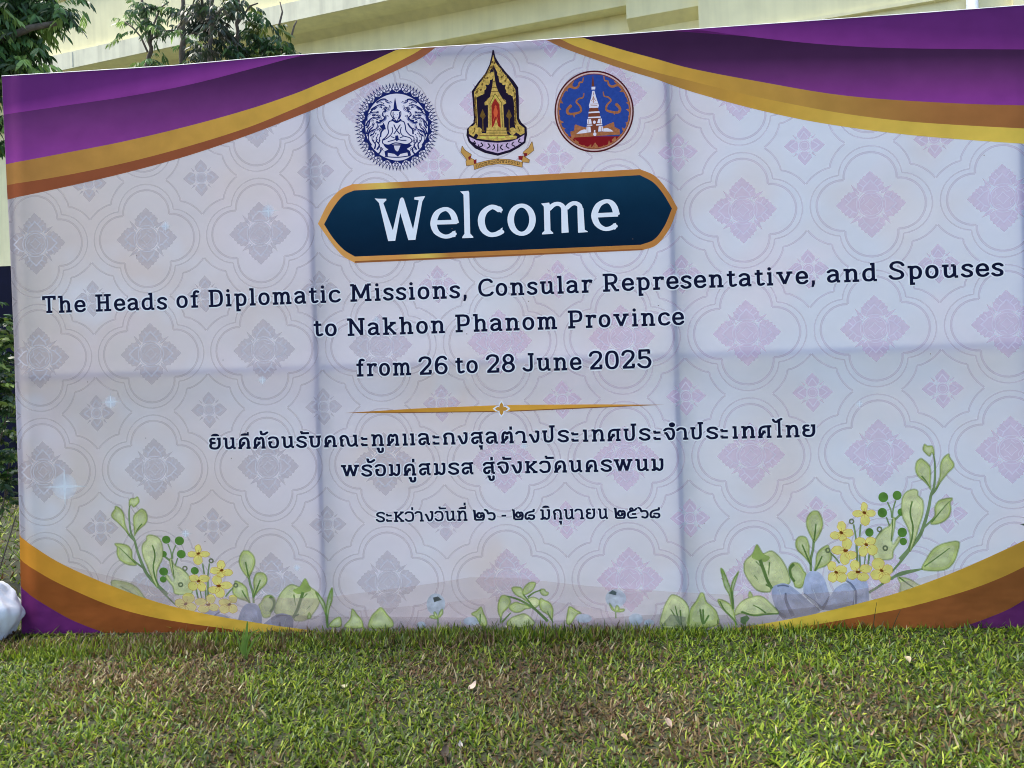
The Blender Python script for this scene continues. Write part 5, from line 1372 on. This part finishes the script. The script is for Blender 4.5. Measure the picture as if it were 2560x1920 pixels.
def blades(n, x0, x1, y0, y1, hmin, hmax, wid, lean=(.35, 1.25), seed=1, thatch=0.0):
    r2 = np.random.default_rng(seed)
    x = r2.uniform(x0, x1, n); y = r2.uniform(y0, y1, n)
    h = r2.uniform(hmin, hmax, n) * (.75 + .5 * vnoise(x, y, 2.3, 5))
    w = wid * r2.uniform(.55, 1.25, n)
    az = r2.uniform(0, 2 * np.pi, n); ln = r2.uniform(*lean, n)
    bend = r2.uniform(.1, .8, n); tw = az + np.pi / 2 + r2.normal(0, .5, n)
    V = np.zeros((n, 8, 3)); px = x.copy(); py = y.copy(); pz = np.full(n, -.002)
    for k in range(4):
        f = (1.0, .95, .7, .06)[k]
        dx, dy = np.cos(tw) * w * f / 2, np.sin(tw) * w * f / 2
        V[:, 2 * k] = np.stack([px - dx, py - dy, pz], 1); V[:, 2 * k + 1] = np.stack([px + dx, py + dy, pz], 1)
        th = ln + bend * k / 3
        px = px + np.cos(az) * np.sin(th) * h / 3; py = py + np.sin(az) * np.sin(th) * h / 3; pz = pz + np.maximum(np.cos(th), -.15) * h / 3
    base = np.arange(n)[:, None] * 8
    F = np.stack([base + np.array([2 * k, 2 * k + 1, 2 * k + 3, 2 * k + 2]) for k in range(3)], 1).reshape(-1, 4)
    dry = vnoise(x, y, 1.9, 8) * .6 + vnoise(x, y, 6, 9) * .4; lush = .6 * vnoise(x, y, 1.1, 3) + .4 * vnoise(x, y, 4.5, 4)
    u = r2.random(n)
    c_ = np.zeros(n, int)
    pdry = np.clip((dry - .34) * 1.9 + thatch, .05, .9)
    isd = r2.random(n) < pdry
    c_[~isd] = np.select([u[~isd] < .26, u[~isd] < .55, u[~isd] < .78, u[~isd] < .86, u[~isd] < .91], [0, 1, 2, 3, 7], 8)
    c_[isd] = np.select([u[isd] < .42, u[isd] < .80, u[isd] < .90], [4, 5, 6], 1)
    col = PAL[c_] * r2.uniform(.75, 1.4, (n, 1)) * (.68 + .66 * lush[:, None])
    return V.reshape(-1, 3), F, np.repeat(col, 3, 0)
def join(parts):
    V, F, Cc = [], [], []; b = 0
    for v, f, c in parts: V.append(v); F.append(f + b); Cc.append(c); b += len(v)
    return np.concatenate(V), np.concatenate(F), np.concatenate(Cc)
gr = soup('grass', *join([blades(76000, -3.5, 3.6, 2.45, 4.45, .02, .050, .0096, seed=1), blades(9000, -3.4, 3.4, 3.95, 4.2, .035, .075, .007, (.05, .7), seed=2),
                          blades(44000, -3.5, 3.6, 2.45, 4.4, .022, .045, .0075, (1.2, 1.6), seed=6, thatch=.35), blades(2600, -3.5, 3.6, 2.45, 4.3, .05, .085, .0065, (.1, .8), seed=7),
                          blades(26000, -4.5, 4.5, .6, 2.45, .03, .065, .007, seed=3), blades(52000, -12, 9, 4.3, 11, .05, .10, .014, seed=4)]), GM)
tag(gr, 'short green and brown lawn grass in front of and behind the banner', kind='stuff')

def blade_thing(name, specs, label, cat, col):
    V, F = [], []
    for pts, w in specs:
        b = len(V); n = len(pts)
        P = [Vector(p) for p in pts]
        for i, p in enumerate(P):
            d = (P[min(i + 1, n - 1)] - P[max(i - 1, 0)]).normalized()
            s = d.cross(Vector((0, 1, .2))).normalized() * w * (.6, 1, .9, .7, .45, .05)[int(i * 5 / (n - 1))] / 2
            V += [p - s, p + Vector((0, .002, 0)), p + s]
            if i: F += [(b + 3 * i - 3, b + 3 * i - 2, b + 3 * i + 1, b + 3 * i), (b + 3 * i - 2, b + 3 * i - 1, b + 3 * i + 2, b + 3 * i + 1)]
    o = meshobj(name, V, F, plain(name + ' green', col, rough=.45, trans=.35), None, True)
    return tag(o, label, cat)
def arc3(x0, y0, pts):
    g0 = ground(x0, y0); d = g0.y
    out = []
    for x, y in spline([(x0, y0)] + pts, n=4): out.append(at(x, y, d))
    return out
blade_thing('grass_tuft', [(arc3(612, 1650, [(613, 1620), (616, 1585), (619, 1552)]), .022), (arc3(610, 1650, [(606, 1610), (610, 1570)]), .014), (arc3(614, 1650, [(616, 1610), (628, 1585), (648, 1573)]), .012), (arc3(616, 1650, [(622, 1625), (638, 1597), (655, 1586)]), .011), (arc3(608, 1645, [(596, 1600), (590, 1580)]), .009)],
            'tall bright green grass tuft before the gold stripe at the banner lower left', 'grass tuft', (.17, .29, .05))
blade_thing('grass_stalk', [(arc3(2180, 1600, [(2184, 1560), (2188, 1530), (2192, 1505)]), .005)], 'upright thin dark grass stalk before the gold stripe at the lower right', 'grass stalk', (.08, .08, .03))
blade_thing('grass_stalk', [(arc3(2225, 1602, [(2234, 1565), (2244, 1540), (2252, 1524)]), .005)], 'thin dark grass stalk leaning right before the copper stripe at the lower right', 'grass stalk', (.08, .08, .03))
blade_thing('grass_stalk', [(arc3(1395, 1575, [(1400, 1545), (1410, 1515), (1421, 1488)]), .004)], 'thin dark grass stalk leaning right in front of the middle of the banner', 'grass stalk', (.10, .10, .06))

def fallen(x, y, size, col, label, seed):
    r = random.Random(seed)
    g0 = ground(x, y)
    a = r.random() * 3.1; V, F = [], []
    n = 9
    for i in range(n):
        t = i / (n - 1); w = size * .34 * math.sin(math.pi * min(t * .96 + .03, 1)) * (1 + .15 * r.uniform(-1, 1))
        z = .022 + .012 * math.sin(3 * t + seed) + r.uniform(0, .004)
        for s, dz in ((-1, .007), (0, 0), (1, .009)):
            lx, ly = (t - .5) * size, s * w
            V.append((g0.x + lx * math.cos(a) - ly * math.sin(a), g0.y + lx * math.sin(a) + ly * math.cos(a), z + dz))
        if i:
            b = 3 * i
            F += [(b - 3, b - 2, b + 1, b), (b - 2, b - 1, b + 2, b + 1)]
    o = meshobj('fallen_leaf', V, F, plain('dry leaf %d' % seed, col, rough=.7, noise=.2, nscale=60, trans=.15), None, True)
    tag(o, label, 'leaf', 'dry leaves fallen on the lawn')
for i, (x, y, s, c, l) in enumerate([
    (861, 1726, .05, (.62, .58, .34), 'yellowish dry leaf lying on the grass left of the middle of the lawn'),
    (1181, 1728, .058, (.66, .52, .42), 'pale pinkish dry leaf on the grass near the middle, the largest of the fallen leaves'),
    (1672, 1824, .045, (.55, .40, .30), 'tan dry leaf on the grass right of the middle, near the bottom edge'),
    (1560, 1865, .045, (.50, .36, .20), 'brownish tan leaf on the grass, lower left neighbour of the plain tan leaf'),
    (1493, 1660, .035, (.48, .36, .30), 'small dull pink leaf on the grass below the printed low leaves right of the middle'),
    (1319, 1700, .035, (.50, .34, .28), 'small reddish tan leaf on the grass right of the largest pale leaf'),
    (1350, 1915, .04, (.70, .58, .46), 'pale leaf cut by the bottom edge of the picture right of the middle'),
    (1152, 1877, .03, (.72, .66, .56), 'tiny cream leaf on the grass at the bottom centre beside a dark leaf'),
    (1113, 1898, .055, (.05, .035, .02), 'dark brown dry leaf on the grass at the bottom centre'),
    (2270, 1664, .05, (.68, .56, .34), 'yellowish leaf on the grass at the right, below the copper stripe'),
    (1268, 1583, .028, (.70, .64, .54), 'tiny cream leaf against the foot of the banner near the printed sprig'),
    (142, 1692, .028, (.10, .025, .015), 'small dark red leaf on the grass at the left'),
    (2180, 1850, .03, (.42, .28, .2), 'small brown leaf on the grass at the lower right')]):
    fallen(x, y, s * .85, tuple(k * .72 for k in c), l, i + 3)

# ------------------------------------------------------------------ trees and shrubs
TM = attr_mat('tree leaves', rough=.42, trans=.28, spec=.45)
BARK = plain('grey brown bark', (.13, .105, .08), rough=.9, noise=.3, nscale=40, bump=.004)
def leafset(centres, pal, seed, length=(.045, .08), ratio=.26, droop=.9, nper=14):
    """centres: (point, radius, sprays); each spray carries drooping pointed leaflets"""
    r2 = random.Random(seed)
    V, F, Cc = [], [], []
    for c, rad, ns in centres:
        for _ in range(ns):
            o = c + Vector((r2.gauss(0, .5), r2.gauss(0, .55), r2.gauss(0, .5))) * rad
            a = r2.uniform(0, 6.28); el = r2.uniform(-.5, .5)
            d = Vector((math.cos(a) * math.cos(el), math.sin(a) * math.cos(el), math.sin(el)))
            ll = r2.uniform(*length)
            col = r2.choice(pal); k0 = r2.uniform(.7, 1.3)
            m_ = r2.randint(nper - 5, nper)
            for i in range(m_):
                t = (i // 2 + 1) / (m_ // 2 + 1); side = 1 if i % 2 else -1
                p = o + d * ll * 2.0 * t + Vector((0, 0, -.25 * ll * t * t * 2))
                hz = Vector((-d.y, d.x, 0)).normalized() * side
                dr = (hz * .55 + d * .5 + Vector((0, 0, -droop * r2.uniform(.5, 1.4)))).normalized()
                L_ = ll * r2.uniform(.75, 1.2); W_ = L_ * ratio
                sdir = dr.cross(Vector((r2.uniform(-1, 1), r2.uniform(-1, 1), .6))).normalized() * W_ / 2
                q = [p, p + dr * L_ * .3 + sdir, p + dr * L_ * .7 + sdir * .8, p + dr * L_ + Vector((0, 0, -.01)), p + dr * L_ * .7 - sdir * .8, p + dr * L_ * .3 - sdir]
                b = len(V); V += [tuple(v) for v in q]
                F += [(b, b + 1, b + 5), (b + 1, b + 2, b + 5), (b + 5, b + 2, b + 4), (b + 2, b + 3, b + 4)]
                kk = k0 * r2.uniform(1.0, 1.75)
                Cc += [[x * kk for x in col]] * 4
    return np.array(V), np.array(F), np.array(Cc)
def tree(name, depth, trunk, limbs, clusters, pal, label, seed, cat='tree', tr=.03, **kw):
    b0 = at(*trunk[0], depth); base = Vector((b0.x, depth, 0))
    root = empty(name, base)
    tag(root, label, cat)
    V, F = [], []
    pts = [Vector((base.x, depth, -.05))] + [at(x, y, depth) for x, y in trunk]
    fine = []
    for i in range(len(pts) - 1):
        for k in range(4): fine.append(pts[i].lerp(pts[i + 1], k / 4) + Vector((random.uniform(-.01, .01), random.uniform(-.01, .01), 0)))
    fine.append(pts[-1])
    add_tube(V, F, fine, [tr * (1 - .75 * i / len(fine)) for i in range(len(fine))], 8)
    o = meshobj('trunk', [v - base for v in V], F, BARK, root, True)
    if limbs:
        V, F = [], []
        for q in limbs:
            pp = [at(x, y, depth + dz) for x, y, dz in q]
            add_tube(V, F, pp, [tr * .35 * (1 - .6 * i / len(pp)) for i in range(len(pp))], 6)
        meshobj('branches', [v - base for v in V], F, BARK, root, True)
    cs = []
    rr = random.Random(seed)
    for c in clusters:
        x, y, r_, n_ = c[:4]
        p = at(x, y, depth + (c[4] if len(c) > 4 else rr.uniform(-.25, .25)))
        cs.append((p - base, r_ * depth / FOC, n_ if name != 'sapling' else max(2, int(n_ * .8))))
    v, f, c = leafset(cs, pal, seed, **kw)
    soup('crown', v, f, c, TM, root)
    return root
DK = [(.05, .11, .036), (.08, .16, .05), (.10, .185, .065), (.03, .06, .024), (.2, .3, .08)]
MD = [(.06, .125, .04), (.09, .17, .055), (.06, .10, .045), (.2, .3, .08), (.03, .055, .025)]
tree('tree', 6.0, [(-210, 900), (-190, 500), (-150, 200), (-90, 20), (-60, -250)], [[(-150, 200, 0), (-20, 110, -.2), (75, 70, -.2), (140, 58, -.1)], [(-90, 20, 0), (10, 60, .1), (60, 110, .1), (73, 150, .1)], [(-120, 120, 0), (0, 20, .2), (110, 30, .2)]],
     [(-20, 20, 70, 90), (40, 15, 60, 80), (90, 5, 40, 40), (20, 80, 55, 60), (0, 130, 50, 70), (30, 165, 40, 34), (60, 100, 35, 22), (95, 60, 30, 16), (130, 30, 28, 15), (150, 30, 14, 6), (-80, 100, 120, 150), (-100, -100, 200, 200), (60, -120, 120, 120), (-120, 250, 120, 130), (10, 200, 30, 26), (0, 300, 14, 14), (-10, 360, 16, 14), (75, 160, 18, 7), (45, 130, 26, 18)],
     DK, 'large dark green tree with drooping narrow leaves above the top left corner of the banner', 21, tr=.11, length=(.06, .105))
tree('sapling', 6.8, [(370, 900), (368, 400), (369, 165), (377, 118), (366, 60), (356, 0), (350, -120)], [[(369, 130, 0), (352, 92, 0), (333, 70, 0), (312, 55, 0)], [(376, 110, 0), (385, 60, .1), (400, 20, .1), (422, 5, .1)], [(377, 100, 0), (410, 78, 0), (436, 76, 0)]],
     [(305, 50, 16, 5), (298, 82, 12, 3), (325, 30, 18, 6), (350, 18, 22, 11), (380, 15, 26, 14), (372, 62, 18, 9), (385, 88, 16, 6), (430, 76, 14, 5), (400, 72, 14, 5), (445, 20, 16, 5), (375, 45, 18, 8), (385, 150, 14, 6), (395, 128, 12, 3), (350, -110, 30, 20), (368, 158, 14, 7), (330, 62, 14, 4)],
     MD, 'thin young tree with bunched drooping leaves, leftmost behind the banner top', 22, tr=.03)
tree('sapling', 7.1, [(459, 900), (458, 400), (458, 135), (457, 60), (456, 0), (455, -150)], [],
     [(455, 48, 20, 9), (468, 78, 14, 6), (448, 30, 14, 5), (470, 20, 22, 9), (475, 110, 16, 6), (470, 138, 18, 9), (456, -120, 25, 12), (480, 95, 12, 4)],
     MD, 'slim pale stemmed sapling second from the left behind the banner top', 23, tr=.045)
tree('sapling', 6.6, [(524, 900), (524, 400), (524, 150), (529, 80), (528, 20), (532, -60)], [[(529, 60, 0), (500, 85, 0), (478, 82, 0)], [(528, 40, 0), (560, 20, .1), (585, 5, .1)]],
     [(505, 50, 22, 26), (535, 52, 28, 36), (495, 12, 24, 16), (525, 5, 26, 18), (565, 12, 22, 14), (600, 6, 20, 10), (548, 70, 20, 14), (500, 70, 16, 12), (505, 115, 22, 14), (500, 135, 20, 14), (520, 100, 16, 9), (540, -120, 35, 24)],
     [(.022, .035, .02), (.03, .045, .025), (.025, .05, .02), (.05, .05, .035)], 'young tree with a dense dark clump of leaves at its fork behind the banner', 24, tr=.035)
tree('sapling', 6.9, [(595, 900), (594, 400), (594, 140), (594, 60), (596, 10), (600, -90)], [[(594, 60, 0), (625, 15, 0), (645, 8, 0)], [(698, 62, 0), (706, 30, 0), (700, 5, 0)], [(729, 90, 0), (735, 66, 0), (742, 52, 0)]],
     [(600, 8, 20, 10), (636, 12, 16, 6), (640, 36, 10, 4), (585, 30, 14, 5), (590, 105, 30, 26), (600, 132, 28, 24), (565, 120, 20, 14), (652, 105, 30, 26), (660, 60, 22, 12), (640, 80, 20, 12), (690, 118, 26, 22), (670, 135, 26, 24), (715, 125, 16, 9), (700, 90, 14, 6), (640, 130, 26, 18), (600, -120, 30, 16), (740, 138, 9, 2)],
     [(.035, .085, .025), (.05, .11, .04), (.03, .07, .03), (.11, .15, .03), (.025, .05, .02)], 'bushy green young tree with broader leaves, rightmost behind the banner top', 25, tr=.03, ratio=.34)
tree('tree', 17.5, [(150, 700), (120, 300), (120, -100)], [], [(60, -10, 60, 90), (130, -25, 50, 80), (150, -60, 60, 90), (200, -60, 40, 50), (90, -40, 60, 80)], [(.012, .022, .012), (.018, .03, .014)], 'very dark tree showing above the parapet at the top left', 26, tr=.12, length=(.2, .32))
# shrub past the left edge
tree('shrub', 5.2, [(-60, 1500), (-55, 1300), (-40, 1000), (-30, 800)], [[(-58, 1480, 0), (-20, 1330, 0), (15, 1240, 0), (30, 1190, 0)], [(-58, 1450, 0), (-30, 1350, 0), (5, 1290, 0), (24, 1150, 0)], [(-58, 1500, 0), (0, 1420, 0), (40, 1290, 0)], [(-50, 1200, 0), (0, 1100, 0), (22, 1020, 0)]],
     [(-10, 860, 30, 40), (8, 800, 16, 14), (12, 900, 18, 20), (0, 950, 30, 40), (5, 1010, 26, 34), (0, 1080, 30, 44), (8, 1140, 26, 34), (-5, 1200, 28, 30), (0, 830, 22, 14), (-60, 1000, 90, 130), (-60, 1200, 80, 100), (10, 1260, 18, 8), (-40, 780, 40, 30), (38, 1190, 6, 2)],
     [(.03, .07, .02), (.045, .09, .03), (.02, .045, .015), (.14, .2, .04), (.03, .06, .035)], 'leafy green shrub seen past the left edge of the banner', 27, cat='shrub', tr=.02, length=(.035, .065), ratio=.42, droop=.3, nper=10)
# leaf hanging over the left edge of the cloth, on a twig of the shrub
# plant whose leaf tip enters at the right edge, in front of the cloth
gp = ground(2690, 1660)
rootp = empty('plant', gp)
tag(rootp, 'dark green leafy plant poking in at the right edge in front of the banner', 'plant')
V, F = [], []
tip = at(2552, 1312, gp.y)
add_tube(V, F, [gp, gp + Vector((.02, 0, .3)), at(2640, 1330, gp.y)], [.008, .006, .004], 6)
meshobj('stem', [v - gp for v in V], F, BARK, rootp, True)
V, F = [], []
for P0, P1, w in ((at(2640, 1335, gp.y), tip, .035), (at(2640, 1335, gp.y), at(2700, 1250, gp.y), .04), (at(2635, 1400, gp.y), at(2600, 1470, gp.y - .1) + Vector((.15, 0, 0)), .03), (at(2645, 1420, gp.y), at(2760, 1400, gp.y), .04)):
    b = len(V); d = P1 - P0; s = d.cross(Vector((0, 1, .3))).normalized()
    for i in range(7):
        t = i / 6; ww = w * math.sin(math.pi * min(.05 + t * .95, 1)); p = P0 + d * t - gp + Vector((0, 0, .015 * math.sin(math.pi * t)))
        V += [p - s * ww / 2, p + Vector((0, .006, 0)), p + s * ww / 2]
        if i: F += [(b + 3 * i - 3, b + 3 * i - 2, b + 3 * i + 1, b + 3 * i), (b + 3 * i - 2, b + 3 * i - 1, b + 3 * i + 2, b + 3 * i + 1)]
meshobj('leaves', V, F, plain('dark glossy leaf', (.035, .07, .04), rough=.35, trans=.2), rootp, True)

# ------------------------------------------------------------------ white sack slumped beside the banner's left foot
from mathutils import noise as mn
g1 = ground(-20, 1600)
sc_ = g1.y / FOC
bm = bmesh.new()
bmesh.ops.create_icosphere(bm, subdivisions=5, radius=1)
for v in bm.verts:
    d = v.co.copy()
    z = d.z
    p = Vector((d.x * .16, d.y * .13, d.z * .17))
    up_ = max(0, z)
    p.x *= 1 - .72 * up_ ** 1.6
    p.y *= 1 - .5 * up_ ** 2
    p.x += .035 * up_ ** 1.5
    ang = math.atan2(d.y, d.x)
    f1 = 1 - abs(mn.noise(Vector((d.x * 1.3, d.y * 1.3, d.z * .8)) + Vector((3, 1, 7)))) * 2.2
    f2 = 1 - abs(mn.noise(Vector((math.cos(ang) * 2.2 + z * .9, math.sin(ang) * 2.2, z * 1.1 + ang * .3)))) * 2.4
    f3 = 1 - abs(mn.noise(d * 4.2 + Vector((1, 5, 2)))) * 2
    p += d * (.026 * f1 + .013 * f2 + .004 * f3 * (1 - up_))
    p.z = max(p.z, -.15 + .02 * f2)
    v.co = p + Vector((0, 0, .155))
sack = bmobj('plastic_sack', bm, plain('white plastic sheeting', (.74, .76, .82), rough=.38, noise=.03, nscale=12, trans=.12), None, True)
sack.location = (at(-34, 1500, g1.y).x, g1.y, 0)
tag(sack, 'crumpled white plastic sack slumped on the grass at the left foot of the banner', 'sack')
